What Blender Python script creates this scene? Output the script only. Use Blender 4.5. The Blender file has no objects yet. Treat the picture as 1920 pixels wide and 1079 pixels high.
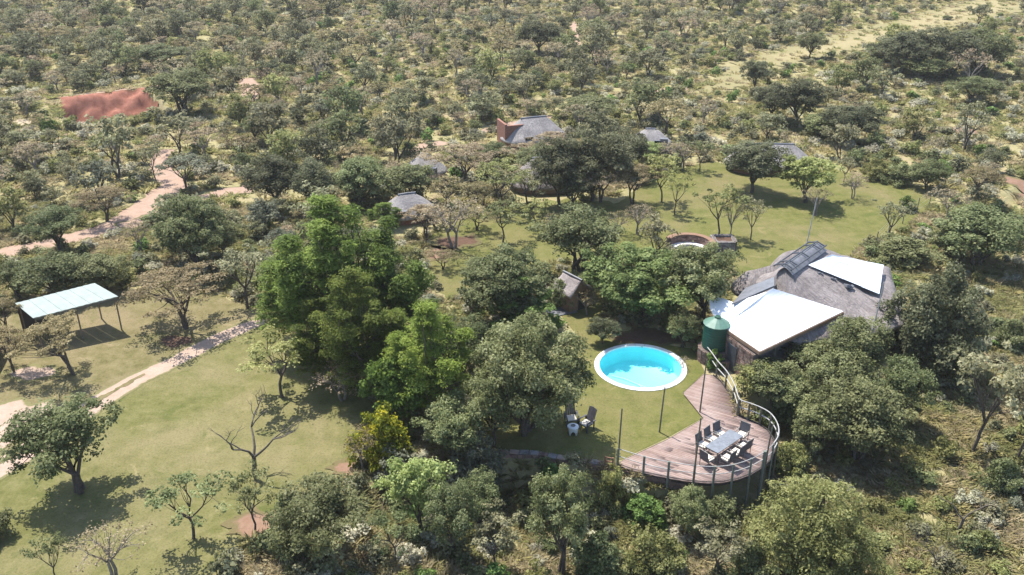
import bpy, bmesh, math, random
import numpy as np
from mathutils import Vector, Matrix, Euler
from mathutils.geometry import delaunay_2d_cdt

R = math.radians
rng = np.random.default_rng(7)
random.seed(7)
SC = bpy.context.scene
COL = SC.collection

# ------------------------------------------------------------------ camera, sky, sun, exposure
FPX, PITCH, CAMH = 1700.0, R(25.6), 27.8
cam_d = bpy.data.cameras.new('camera')
cam_d.sensor_width = 36.0
cam_d.lens = 36.0 * FPX / 1920.0
cam_d.clip_start = 0.5
cam_d.clip_end = 6000
cam = bpy.data.objects.new('camera', cam_d)
cam.location = (0, 0, CAMH)
cam.rotation_euler = (R(90) - PITCH, 0, 0)
COL.objects.link(cam)
SC.camera = cam

SUN_EL = R(64)
SHX, SHY = 0.64, -0.77                                   # the way shadows fall on the ground
world = bpy.data.worlds.new('World')
SC.world = world
world.use_nodes = True
wn = world.node_tree
for n in list(wn.nodes): wn.nodes.remove(n)
wo = wn.nodes.new('ShaderNodeOutputWorld'); bg = wn.nodes.new('ShaderNodeBackground'); sk = wn.nodes.new('ShaderNodeTexSky')
sk.sky_type = 'NISHITA'; sk.sun_disc = False
sk.sun_elevation = SUN_EL
sk.sun_rotation = math.atan2(-SHX, -SHY)
sk.altitude = 1200; sk.air_density = 1.0; sk.dust_density = 2.5
bg.inputs['Strength'].default_value = 0.15
wn.links.new(sk.outputs['Color'], bg.inputs['Color']); wn.links.new(bg.outputs['Background'], wo.inputs['Surface'])

sun_d = bpy.data.lights.new('sun', 'SUN')
sun_d.energy = 4.4; sun_d.angle = R(0.53); sun_d.color = (1.0, 0.95, 0.87)
sun = bpy.data.objects.new('sun', sun_d)
ce = math.cos(SUN_EL)
sun.rotation_euler = Vector((SHX * ce, SHY * ce, -math.sin(SUN_EL))).to_track_quat('-Z', 'Y').to_euler()
sun.location = (-30, 60, 80)
COL.objects.link(sun)
SC.view_settings.view_transform = 'Standard'
SC.view_settings.look = 'None'
SC.view_settings.gamma = 1.0
SC.view_settings.use_curve_mapping = False
SC.view_settings.exposure = 1.08
SC.cycles.max_bounces = 8
SC.cycles.transparent_max_bounces = 8

# ------------------------------------------------------------------ photo pixel -> place
CP, SP = math.cos(PITCH), math.sin(PITCH)
def G(px, py, z=0.0):
    x = (px - 960) / FPX; y = -(py - 539.5) / FPX
    d = (x, CP + y * SP, -SP + y * CP)
    t = (z - CAMH) / d[2]
    return (d[0] * t, d[1] * t, z)
def proj(x, y, z):
    z = z - CAMH
    dep = y * CP - z * SP
    return 960 + FPX * x / dep, 539.5 - FPX * (y * SP + z * CP) / dep
def depth(x, y, z): return y * CP - (z - CAMH) * SP
def g2(px, py): return G(px, py)[:2]
def sstep(a, b, x):
    t = np.clip((np.asarray(x, float) - a) / (b - a), 0, 1); return t * t * (3 - 2 * t)
def inpoly(X, Y, poly):
    X = np.asarray(X, float); Y = np.asarray(Y, float); c = np.zeros(X.shape, bool); n = len(poly); j = n - 1
    for i in range(n):
        xi, yi = poly[i][:2]; xj, yj = poly[j][:2]
        with np.errstate(divide='ignore', invalid='ignore'):
            c ^= ((yi > Y) != (yj > Y)) & (X < (xj - xi) * (Y - yi) / (yj - yi + 1e-12) + xi)
        j = i
    return c
def noise2(X, Y, s, seed=0):
    """cheap smooth value noise, about -1..1"""
    r = np.random.default_rng(seed); out = 0
    for k in range(5):
        a = r.uniform(0, 2 * math.pi); f = r.uniform(.7, 1.5) / s; p = r.uniform(0, 6.28)
        out = out + np.sin((X * math.cos(a) + Y * math.sin(a)) * f * 2 * math.pi + p)
    return out / 2.6

# ------------------------------------------------------------------ terrain: the terrace, the slope below it, the clay pit
LB = [(640, 1140, .0), (658, 960, .25), (690, 892, .8), (800, 864, 1), (955, 850, 1), (1010, 853, 1), (1080, 866, 1), (1140, 874, 1), (1200, 886, 1), (1290, 893, 1),
      (1340, 860, 1), (1380, 805, 1), (1394, 770, 1), (1386, 735, 1), (1346, 700, 1), (1338, 684, .9)]
LOWB = [(*g2(a, b), w) for a, b, w in LB] + [(14.3, 44.1, .8), (20, 46.2, .6), (24.3, 47.3, .6), (27, 52, .5), (30, 60, .4), (36, 70, .35), (52, 85, .3), (100, 102, .3)]
LOWP = [p[:2] for p in LOWB] + [(400, 110), (400, -200), (LOWB[0][0], -200)]
PA, PB = np.array((-56.3, 112.6)), np.array((-48.2, 117.6))
PU = (PB - PA) / np.linalg.norm(PB - PA); PV = np.array((PU[1], -PU[0])); PL = np.linalg.norm(PB - PA)
def hgt(X, Y):
    X = np.asarray(X, float); Y = np.asarray(Y, float)
    best = np.full(X.shape, 1e9); amp = np.zeros(X.shape); wsum = np.zeros(X.shape)
    for (x0, y0, a0), (x1, y1, a1) in zip(LOWB[:-1], LOWB[1:]):
        dx, dy = x1 - x0, y1 - y0
        t = np.clip(((X - x0) * dx + (Y - y0) * dy) / (dx * dx + dy * dy), 0, 1)
        d = np.hypot(X - x0 - t * dx, Y - y0 - t * dy)
        best = np.minimum(best, d); w = math.hypot(dx, dy) / (d + .25) ** 3
        amp += w * (a0 + t * (a1 - a0)); wsum += w
    amp = amp / wsum
    ins = inpoly(X, Y, LOWP)
    d = np.where(ins, best, 0)
    h = -amp * (1.9 * sstep(0.0, 1.0, d) + np.minimum(.05 * np.maximum(d - 1, 0), 2.0))
    h = h + np.where(ins, sstep(2, 8, d) * .22 * noise2(X, Y, 9, 3), 0)
    u = (X - PA[0]) * PU[0] + (Y - PA[1]) * PU[1]; v = (X - PA[0]) * PV[0] + (Y - PA[1]) * PV[1]
    v2 = v + .5 * noise2(X, Y, 3.2, 5) + .14 * noise2(X, Y, 1.5, 6)
    h = h - 3.3 * sstep(-.3, 4.2, v2) * (1 - sstep(6, 15, v2)) * sstep(-1.2, .3, u) * (1 - sstep(PL - .3, PL + 1.5, u))
    far = sstep(90, 200, Y)
    return h + far * (.5 * noise2(X, Y, 60, 9)) + sstep(260, 900, Y) * 6 * (1 + noise2(X, Y, 400, 12))
def H1(x, y): return float(hgt(np.array([x]), np.array([y]))[0])
def at(px, py):
    z = 0.0
    for _ in range(14):
        x, y, _z = G(px, py, z); z = .5 * z + .5 * H1(x, y)
    return Vector((x, y, H1(x, y)))

# ------------------------------------------------------------------ mesh helpers
class MB:
    def __init__(s): s.v = []; s.f = []
    def add(s, vs, fs):
        b = len(s.v); s.v += [tuple(p) for p in vs]; s.f += [tuple(b + i for i in f) for f in fs]; return s
    def box(s, c, d, rz=0, rx=0, ry=0):
        m = Matrix.Translation(c) @ Euler((rx, ry, rz)).to_matrix().to_4x4()
        vs = [m @ Vector((x * d[0] / 2, y * d[1] / 2, z * d[2] / 2)) for z in (-1, 1) for y in (-1, 1) for x in (-1, 1)]
        return s.add(vs, [(0, 2, 3, 1), (4, 5, 7, 6), (0, 1, 5, 4), (2, 6, 7, 3), (0, 4, 6, 2), (1, 3, 7, 5)])
    def tube(s, pts, rad, n=6, caps=True):
        pts = [Vector(p) for p in pts]; m = len(pts)
        if not hasattr(rad, '__len__'): rad = [rad] * m
        vs = []
        for i, p in enumerate(pts):
            t = (pts[min(i + 1, m - 1)] - pts[max(i - 1, 0)]).normalized()
            a = t.orthogonal() if abs(t.z) > .9 else t.cross(Vector((0, 0, 1)))
            a.normalize(); b = t.cross(a).normalized()
            for k in range(n):
                th = 2 * math.pi * k / n
                vs.append(p + (a * math.cos(th) + b * math.sin(th)) * rad[i])
        fs = [(i * n + k, i * n + (k + 1) % n, (i + 1) * n + (k + 1) % n, (i + 1) * n + k) for i in range(m - 1) for k in range(n)]
        if caps: fs += [tuple(range(n - 1, -1, -1)), tuple((m - 1) * n + k for k in range(n))]
        return s.add(vs, fs)
    def lathe(s, prof, n=24, c=(0, 0, 0)):
        vs = [(c[0] + r * math.cos(2 * math.pi * k / n), c[1] + r * math.sin(2 * math.pi * k / n), c[2] + z) for r, z in prof for k in range(n)]
        fs = [(i * n + k, i * n + (k + 1) % n, (i + 1) * n + (k + 1) % n, (i + 1) * n + k) for i in range(len(prof) - 1) for k in range(n)]
        return s.add(vs, fs)
    def prism(s, poly, z0, z1):
        n = len(poly)
        vs = [(p[0], p[1], z0) for p in poly] + [(p[0], p[1], z1) for p in poly]
        return s.add(vs, [tuple(range(n - 1, -1, -1)), tuple(range(n, 2 * n))] + [(i, (i + 1) % n, n + (i + 1) % n, n + i) for i in range(n)])
    def slab(s, quad, t):
        q = [Vector(p) for p in quad]; n = (q[1] - q[0]).cross(q[2] - q[0]).normalized()
        if n.z < 0: n = -n
        lo = [p - n * t for p in q]; k = len(q)
        return s.add(q + lo, [tuple(range(k)), tuple(range(2 * k - 1, k - 1, -1))] + [(i, k + i, k + (i + 1) % k, (i + 1) % k) for i in range(k)])
    def mesh(s, name, mat, smooth=False, up=False):
        me = bpy.data.meshes.new(name); me.from_pydata(s.v, [], s.f)
        bm = bmesh.new(); bm.from_mesh(me); bmesh.ops.recalc_face_normals(bm, faces=bm.faces)
        if up and sum(f.normal.z for f in bm.faces) < 0: bmesh.ops.reverse_faces(bm, faces=bm.faces)
        bm.to_mesh(me); bm.free()
        me.materials.append(mat)
        if smooth: me.polygons.foreach_set('use_smooth', [True] * len(me.polygons))
        return me
    def build(s, name, mat, parent=None, smooth=False, bevel=0):
        o = bpy.data.objects.new(name, s.mesh(name, mat, smooth)); COL.objects.link(o)
        if parent: o.parent = parent
        if bevel:
            m = o.modifiers.new('bevel', 'BEVEL'); m.width = bevel; m.segments = 2; m.limit_method = 'ANGLE'
        return o
def link(name, me, parent=None):
    o = bpy.data.objects.new(name, me); COL.objects.link(o)
    if parent: o.parent = parent
    return o
def tag(o, label=None, cat=None, group=None, kind=None):
    if label: o['label'] = label
    if cat: o['category'] = cat
    if group: o['group'] = group
    if kind: o['kind'] = kind
    return o
def empty(name, loc, rz=0):
    o = bpy.data.objects.new(name, None); o.location = loc; o.rotation_euler = (0, 0, rz); o.empty_display_size = .3
    COL.objects.link(o); return o
def npmesh(name, V, F, mat, tint=None, smooth=False):
    """V (n,3), F (m,k) same-size faces"""
    me = bpy.data.meshes.new(name); k = F.shape[1]
    me.vertices.add(len(V)); me.vertices.foreach_set('co', np.asarray(V, np.float32).ravel())
    me.loops.add(F.size); me.loops.foreach_set('vertex_index', F.astype(np.int32).ravel())
    me.polygons.add(len(F)); me.polygons.foreach_set('loop_start', np.arange(0, F.size, k, dtype=np.int32))
    if smooth: me.polygons.foreach_set('use_smooth', np.ones(len(F), bool))
    if tint is not None:
        a = me.attributes.new('tint', 'FLOAT', 'FACE'); a.data.foreach_set('value', np.asarray(tint, np.float32))
    me.update(calc_edges=True); me.validate(); me.materials.append(mat); return me

# ------------------------------------------------------------------ materials
def nt(name):
    m = bpy.data.materials.new(name); m.use_nodes = True; t = m.node_tree
    for n in list(t.nodes): t.nodes.remove(n)
    o = t.nodes.new('ShaderNodeOutputMaterial'); p = t.nodes.new('ShaderNodeBsdfPrincipled')
    t.links.new(p.outputs[0], o.inputs[0]); return m, t, p, o
def N(t, kind, **kw):
    n = t.nodes.new(kind)
    for k, v in kw.items():
        if k in n.inputs: n.inputs[k].default_value = v
        else: setattr(n, k, v)
    return n
def ramp(t, fac, stops):
    r = t.nodes.new('ShaderNodeValToRGB'); e = r.color_ramp.elements
    while len(e) < len(stops): e.new(.5)
    for i, (p, c) in enumerate(stops): e[i].position = p; e[i].color = (*c, 1)
    t.links.new(fac, r.inputs[0]); return r.outputs[0]
def mixc(t, a, b, fac):
    m = t.nodes.new('ShaderNodeMix'); m.data_type = 'RGBA'
    for s, v in ((6, a), (7, b), (0, fac)):
        if isinstance(v, bpy.types.NodeSocket): t.links.new(v, m.inputs[s])
        elif s == 0: m.inputs[0].default_value = v
        else: m.inputs[s].default_value = (*v, 1)
    return m.outputs[2]
def noise(t, scale, detail=4, rough=.6, vec=None, dist=0):
    n = N(t, 'ShaderNodeTexNoise', Scale=scale, Detail=detail, Roughness=rough, Distortion=dist)
    if vec is None:
        c = t.nodes.new('ShaderNodeNewGeometry'); vec = c.outputs['Position']
    t.links.new(vec, n.inputs['Vector']); return n.outputs['Fac']
def bump(t, p, h, strength, dist):
    b = N(t, 'ShaderNodeBump', Strength=strength, Distance=dist); t.links.new(h, b.inputs['Height']); t.links.new(b.outputs[0], p.inputs['Normal'])
def plain(name, c, rough=.7, metal=0.0, var=.25, scale=3.0, spec=.4, obj=True):
    m, t, p, o = nt(name)
    v = t.nodes.new('ShaderNodeTexCoord').outputs['Object'] if obj else None
    f = noise(t, scale, 5, .65, v)
    lo = tuple(x * (1 - var) for x in c); hi = tuple(min(1, x * (1 + var)) for x in c)
    t.links.new(ramp(t, f, [(.3, lo), (.7, hi)]), p.inputs['Base Color'])
    p.inputs['Roughness'].default_value = rough; p.inputs['Metallic'].default_value = metal; p.inputs['Specular IOR Level'].default_value = spec
    return m
def leafmat(name, dark, mid, light, trans=.46, rough=.6, k=1.6, sat=.32):
    def ds(c): l = .3 * c[0] + .6 * c[1] + .1 * c[2]; return tuple(k * (x + (l * w - x) * sat) for x, w in zip(c, (1.17, 1.02, .62)))
    dark, mid, light = ds(dark), ds(mid), ds(light)
    m, t, p, o = nt(name)
    a = N(t, 'ShaderNodeAttribute', attribute_name='tint')
    c = ramp(t, a.outputs['Fac'], [(.0, dark), (.5, mid), (1, light)])
    oi = t.nodes.new('ShaderNodeObjectInfo')
    hs = t.nodes.new('ShaderNodeHueSaturation')
    mr = N(t, 'ShaderNodeMapRange'); mr.inputs['To Min'].default_value = .485; mr.inputs['To Max'].default_value = .515
    mv = N(t, 'ShaderNodeMapRange'); mv.inputs['To Min'].default_value = .78; mv.inputs['To Max'].default_value = 1.2
    fr = N(t, 'ShaderNodeMath', operation='FRACT'); mu = N(t, 'ShaderNodeMath', operation='MULTIPLY'); mu.inputs[1].default_value = 7.31
    t.links.new(oi.outputs['Random'], mr.inputs[0]); t.links.new(oi.outputs['Random'], mu.inputs[0]); t.links.new(mu.outputs[0], fr.inputs[0]); t.links.new(fr.outputs[0], mv.inputs[0])
    t.links.new(mr.outputs[0], hs.inputs['Hue']); t.links.new(mv.outputs[0], hs.inputs['Value']); t.links.new(c, hs.inputs['Color'])
    t.links.new(hs.outputs[0], p.inputs['Base Color'])
    p.inputs['Roughness'].default_value = rough; p.inputs['Specular IOR Level'].default_value = .16
    tr = t.nodes.new('ShaderNodeBsdfTranslucent'); t.links.new(hs.outputs[0], tr.inputs[0])
    mx = N(t, 'ShaderNodeMixShader'); mx.inputs[0].default_value = trans
    t.links.new(p.outputs[0], mx.inputs[1]); t.links.new(tr.outputs[0], mx.inputs[2]); t.links.new(mx.outputs[0], o.inputs[0])
    return m
LEAF = {
    'grey': leafmat('leaf_grey_green', (.066, .072, .032), (.132, .138, .068), (.225, .23, .14)),
    'greyn': leafmat('leaf_grey_olive', (.046, .058, .020), (.098, .116, .044), (.175, .192, .095), sat=.15),
    'thorn': leafmat('leaf_thorn_olive', (.09, .076, .032), (.18, .152, .07), (.28, .236, .125)),
    'rust': leafmat('leaf_thorn_rust', (.12, .092, .055), (.215, .17, .11), (.31, .25, .175)),
    'dark': leafmat('leaf_evergreen', (.032, .04, .018), (.068, .08, .036), (.135, .147, .084)),
    'mid': leafmat('leaf_mid_green', (.05, .07, .022), (.104, .134, .046), (.19, .222, .095)),
    'bright': leafmat('leaf_bright_green', (.04, .075, .015), (.09, .15, .032), (.165, .245, .068), sat=.1),
    'feather': leafmat('leaf_feathery_green', (.038, .062, .010), (.085, .125, .019), (.15, .195, .04), sat=.06),
    'leafy': leafmat('leaf_leafy_green', (.042, .066, .018), (.095, .135, .038), (.185, .235, .085), sat=.08),
    'gold': leafmat('leaf_golden', (.045, .06, .008), (.11, .125, .010), (.28, .245, .018), sat=0),
    'blue': leafmat('leaf_blue_green', (.052, .066, .044), (.10, .12, .084), (.18, .202, .15)),
    'lime': leafmat('leaf_pale_lime', (.10, .13, .035), (.175, .21, .068), (.265, .30, .12), sat=.08),
    'featherb': leafmat('leaf_feathery_bright', (.05, .085, .010), (.105, .16, .022), (.18, .24, .045), sat=.06),
    'olive': leafmat('leaf_yellow_olive', (.065, .078, .016), (.14, .158, .038), (.235, .25, .082)),
}
BARK = plain('bark', (.075, .06, .048), .9, var=.45, scale=6)
PALEBARK = plain('pale_bark', (.19, .165, .14), .9, var=.35, scale=6)
DEADBARK = plain('dead_bark', (.10, .085, .07), .9, var=.5, scale=8)

def groundmat():
    m, t, p, o = nt('veld_ground')
    n1 = noise(t, .09, 4, .6); n2 = noise(t, .7, 5, .7); n3 = noise(t, 5, 4, .7)
    a = ramp(t, n2, [(.3, (.20, .185, .085)), (.5, (.285, .25, .13)), (.7, (.36, .31, .18))])
    b = ramp(t, n3, [(.3, (.15, .148, .06)), (.7, (.33, .29, .155))])
    c = mixc(t, a, b, .45)
    soil = ramp(t, n3, [(.3, (.25, .165, .11)), (.7, (.36, .26, .19))])
    s = ramp(t, n1, [(.50, (0, 0, 0)), (.66, (1, 1, 1))])
    s2 = ramp(t, n2, [(.45, (0, 0, 0)), (.62, (1, 1, 1))])
    mm = N(t, 'ShaderNodeMath', operation='MULTIPLY'); t.links.new(s, mm.inputs[0]); t.links.new(s2, mm.inputs[1])
    t.links.new(mixc(t, c, soil, mm.outputs[0]), p.inputs['Base Color'])
    p.inputs['Roughness'].default_value = .95; p.inputs['Specular IOR Level'].default_value = .1
    bump(t, p, n3, .6, .12); return m
def lawnmat(name, cols, dry, bias, k=.57):
    w = (.975, .99, .80)
    cols = [tuple(k * x * y for x, y in zip(c, w)) for c in cols]; dry = tuple(k * x * y for x, y in zip(dry, w))
    m, t, p, o = nt(name)
    n1 = noise(t, .16, 5, .62, dist=.4); n2 = noise(t, 1.1, 5, .72); n3 = noise(t, 9, 4, .75)
    a = ramp(t, n2, [(.32, cols[0]), (.5, cols[1]), (.68, cols[2])])
    d = ramp(t, n3, [(.3, tuple(.78 * x for x in dry)), (.7, dry)])
    f = ramp(t, n1, [(bias, (0, 0, 0)), (bias + .22, (1, 1, 1))])
    f2 = N(t, 'ShaderNodeMath', operation='MULTIPLY'); f2.inputs[1].default_value = .75; t.links.new(f, f2.inputs[0])
    c = mixc(t, a, d, f2.outputs[0])
    n4 = noise(t, .55, 6, .72, dist=.8); g4 = ramp(t, n4, [(.58, (0, 0, 0)), (.72, (.8, .8, .8))]); c = mixc(t, c, tuple(1.12 * x for x in dry), g4)
    n5 = noise(t, .42, 5, .7, dist=.5); g5 = ramp(t, n5, [(.30, (.7, .7, .7)), (.44, (0, 0, 0))]); c = mixc(t, c, tuple(x * y for x, y in zip(cols[0], (.85, 1.0, .8))), g5)
    sp = ramp(t, n3, [(.3, (.66, .68, .66)), (.5, (.98, .98, .98)), (.72, (1.0, 1.0, 1.0))])
    mu = t.nodes.new('ShaderNodeMix'); mu.data_type = 'RGBA'; mu.blend_type = 'MULTIPLY'; mu.inputs[0].default_value = 1
    t.links.new(c, mu.inputs[6]); t.links.new(sp, mu.inputs[7])
    t.links.new(mu.outputs[2], p.inputs['Base Color'])
    p.inputs['Roughness'].default_value = .95; p.inputs['Specular IOR Level'].default_value = .1
    bump(t, p, n3, .55, .05); return m
def dirtmat(name, lo, hi, edge, k=.66):
    lo, hi, edge = [tuple(k * x for x in c) for c in (lo, hi, edge)]
    m, t, p, o = nt(name)
    n2 = noise(t, 1.3, 5, .7); n3 = noise(t, 8, 4, .7)
    c = mixc(t, ramp(t, n2, [(.3, lo), (.7, hi)]), ramp(t, n3, [(.3, lo), (.7, hi)]), .4)
    a = N(t, 'ShaderNodeAttribute', attribute_name='edge')                # grass creeping in from the verge
    ad = N(t, 'ShaderNodeMath', operation='ADD'); sb = N(t, 'ShaderNodeMath', operation='SUBTRACT'); sb.inputs[1].default_value = .5
    t.links.new(n2, sb.inputs[0]); t.links.new(a.outputs['Fac'], ad.inputs[0]); t.links.new(sb.outputs[0], ad.inputs[1])
    f = ramp(t, ad.outputs[0], [(.48, (0, 0, 0)), (.72, (1, 1, 1))])
    t.links.new(mixc(t, c, edge, f), p.inputs['Base Color'])
    p.inputs['Roughness'].default_value = .95; p.inputs['Specular IOR Level'].default_value = .1
    bump(t, p, n3, .5, .06); return m
def thatchmat(name, lo, hi):
    m, t, p, o = nt(name)
    n1 = noise(t, .7, 5, .65); n2 = noise(t, 5, 4, .7)
    at_ = N(t, 'ShaderNodeAttribute', attribute_name='straw'); mp = N(t, 'ShaderNodeMapping'); mp.inputs['Scale'].default_value = (9, 1.1, 1); t.links.new(at_.outputs['Vector'], mp.inputs['Vector'])
    n3 = noise(t, 1.0, 5, .75, mp.outputs[0])
    c = mixc(t, ramp(t, n1, [(.34, lo), (.66, hi)]), ramp(t, n3, [(.3, tuple(.6 * x for x in lo)), (.7, hi)]), .6)
    t.links.new(c, p.inputs['Base Color']); p.inputs['Roughness'].default_value = .9; p.inputs['Specular IOR Level'].default_value = .2
    ad = N(t, 'ShaderNodeMath', operation='ADD'); t.links.new(n3, ad.inputs[0]); t.links.new(n2, ad.inputs[1])
    bump(t, p, ad.outputs[0], 1.0, .10); return m
def stonemat(name, lo, mid, hi):
    m, t, p, o = nt(name)
    v = N(t, 'ShaderNodeTexVoronoi', Scale=3.2); g = t.nodes.new('ShaderNodeNewGeometry'); t.links.new(g.outputs['Position'], v.inputs['Vector'])
    sx = t.nodes.new('ShaderNodeSeparateColor'); t.links.new(v.outputs['Color'], sx.inputs[0])
    n3 = noise(t, 12, 4, .7)
    c = mixc(t, ramp(t, sx.outputs[0], [(0, lo), (.5, mid), (1, hi)]), ramp(t, n3, [(.3, lo), (.7, hi)]), .35)
    t.links.new(c, p.inputs['Base Color']); p.inputs['Roughness'].default_value = .9; bump(t, p, n3, .6, .03); return m
M = {
    'ground': groundmat(),
    'lawn': lawnmat('mown_lawn', [(.165, .168, .066), (.235, .225, .10), (.30, .275, .145)], (.40, .335, .215), .42),
    'lawn_green': lawnmat('green_lawn', [(.155, .168, .056), (.22, .22, .082), (.275, .255, .115)], (.36, .295, .175), .45),
    'lawn_dry': lawnmat('dry_lawn', [(.19, .17, .082), (.275, .235, .135), (.35, .295, .19)], (.43, .335, .245), .44),
    'track': dirtmat('sandy_track', (.38, .255, .185), (.56, .41, .315), (.20, .18, .085)),
    'trackl': dirtmat('lawn_track', (.44, .315, .235), (.60, .465, .37), (.235, .22, .10)),
    'clay': dirtmat('red_clay', (.24, .085, .055), (.50, .235, .165), (.30, .15, .09), .75),
    'soil': dirtmat('red_soil', (.26, .15, .095), (.38, .25, .18), (.20, .165, .08)),
    'litter': dirtmat('leaf_litter', (.10, .058, .04), (.20, .125, .085), (.17, .15, .07)),
    'strip': dirtmat('grassy_strip', (.25, .215, .105), (.38, .32, .18), (.26, .23, .115), .85),
    'sand': dirtmat('pale_sand', (.45, .36, .24), (.58, .48, .33), (.2, .18, .085)),
    'thatch': thatchmat('grey_thatch', (.11, .094, .09), (.42, .375, .36)),
    'thatch_pale': thatchmat('pale_thatch', (.20, .185, .18), (.42, .39, .375)),
    'stone': stonemat('red_stone', (.10, .062, .05), (.20, .125, .098), (.31, .215, .175)),
    'greystone': stonemat('grey_stone', (.11, .10, .10), (.2, .185, .18), (.33, .31, .295)),
    'mortar': plain('mortar', (.12, .098, .085), .95, obj=False),
    'brick': plain('red_brick', (.24, .115, .08), .9, var=.35, scale=9, obj=False),
    'wall': plain('brown_plaster', (.23, .15, .10), .9, obj=False),
    'white_metal': plain('white_roof_paint', (.86, .87, .88), .32, var=.03, spec=.6, obj=False),
    'tarp': plain('pale_tarpaulin', (.66, .71, .78), .42, var=.06, scale=1.2, obj=False),
    'dark_metal': plain('dark_ridge_metal', (.075, .08, .09), .45, metal=.3),
    'slate_metal': plain('grey_flashing', (.125, .13, .145), .5),
    'green_roof': plain('pale_green_roof_sheet', (.27, .312, .288), .8, var=.1, scale=1.4, spec=.15, obj=False),
    'tank': plain('green_tank_plastic', (.010, .058, .036), .5, var=.12),
    'tank_roof': plain('tank_roof_plastic', (.085, .17, .13), .5, var=.12),
    'pole': plain('treated_pole', (.115, .11, .085), .85, var=.35, scale=5),
    'postgreen': plain('greenish_post', (.14, .155, .13), .8, var=.3, scale=5),
    'carpost': plain('gum_pole', (.19, .15, .105), .85, var=.3, scale=5),
    'rail': plain('silver_rail', (.32, .315, .30), .6, var=.2, scale=4),
    'board': None,
    'fascia': plain('dark_fascia', (.05, .04, .036), .8),
    'coping': plain('white_coping', (.74, .74, .72), .6, var=.06, obj=False),
    'sling': plain('charcoal_sling', (.085, .085, .095), .7),
    'frame': plain('taupe_frame', (.18, .165, .15), .5),
    'cushion': plain('cream_cushion', (.62, .57, .49), .85, var=.08),
    'tabletop': plain('grey_slate_top', (.15, .165, .185), .45, var=.25, scale=5, spec=.4),
    'white_plastic': plain('white_plastic', (.72, .72, .71), .5, var=.06),
    'garden_chair': plain('dark_garden_chair', (.062, .062, .075), .7),
    'wood': plain('red_wood', (.22, .115, .07), .8),
    'glass': plain('dark_glass', (.02, .025, .03), .08, var=.1, spec=.7),
    'pinkcap': plain('pinkish_coping', (.36, .27, .225), .85, var=.2, scale=2, obj=False),
    'white_bench': plain('white_bench', (.74, .70, .67), .7, var=.06),
}
def boardmat():
    m, t, p, o = nt('deck_boards')
    a = N(t, 'ShaderNodeAttribute', attribute_name='tint'); n3 = noise(t, 6, 4, .7); n1 = noise(t, .8, 3, .6)
    c = ramp(t, a.outputs['Fac'], [(0, (.155, .10, .08)), (.5, (.24, .165, .14)), (1, (.32, .24, .21))])
    c = mixc(t, c, ramp(t, n1, [(.3, (.17, .10, .075)), (.7, (.32, .255, .24))]), .45)
    c = mixc(t, c, ramp(t, n3, [(.3, (.15, .10, .08)), (.7, (.33, .26, .23))]), .25)
    t.links.new(c, p.inputs['Base Color']); p.inputs['Roughness'].default_value = .65; return m
M['board'] = boardmat()
def watermat():
    m, t, p, o = nt('pool_water')
    tr = t.nodes.new('ShaderNodeBsdfTransparent'); tr.inputs[0].default_value = (.86, .98, .99, 1)
    gl = t.nodes.new('ShaderNodeBsdfGlossy'); gl.inputs['Roughness'].default_value = .03
    fr = t.nodes.new('ShaderNodeFresnel'); fr.inputs[0].default_value = 1.33
    n = noise(t, 5, 3, .5); b = N(t, 'ShaderNodeBump', Strength=.3, Distance=.05); t.links.new(n, b.inputs['Height'])
    t.links.new(b.outputs[0], gl.inputs['Normal']); t.links.new(b.outputs[0], fr.inputs['Normal'])
    mx = t.nodes.new('ShaderNodeMixShader'); t.links.new(fr.outputs[0], mx.inputs[0]); t.links.new(tr.outputs[0], mx.inputs[1]); t.links.new(gl.outputs[0], mx.inputs[2])
    t.links.new(mx.outputs[0], o.inputs[0]); return m
M['water'] = watermat()
M['liner'] = plain('pool_liner', (.24, .74, .80), .5, var=.05, scale=1.5, obj=False)

# ------------------------------------------------------------------ ground sheet
def axis(a, b, st, lo, hi):
    mid = list(np.arange(a, b + st / 2, st)); out = []
    s = st; x = b
    while x < hi: s *= 1.25; x += s; out.append(x)
    s = st; x = a; low = []
    while x > lo: s *= 1.25; x -= s; low.append(x)
    return np.array(low[::-1] + mid + out)
xs = axis(-72, 62, .5, -1800, 1800); ys = axis(20, 128, .5, -300, 3200)
GX, GY = np.meshgrid(xs, ys)
POOLC, POOLR = (7.70, 47.0), 2.48
GZ = hgt(GX, GY)
GZ = np.where(np.hypot(GX - POOLC[0], GY - POOLC[1]) < 3.1, -1.6, GZ)      # the hole the pool is sunk into
nx, ny = len(xs), len(ys)
V = np.stack([GX.ravel(), GY.ravel(), GZ.ravel()], 1)
ii = (np.arange(ny - 1)[:, None] * nx + np.arange(nx - 1)[None]).ravel()
F = np.stack([ii, ii + 1, ii + nx + 1, ii + nx], 1)
tag(link('ground', npmesh('ground', V, F, M['ground'], smooth=True)), kind='structure')

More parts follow.
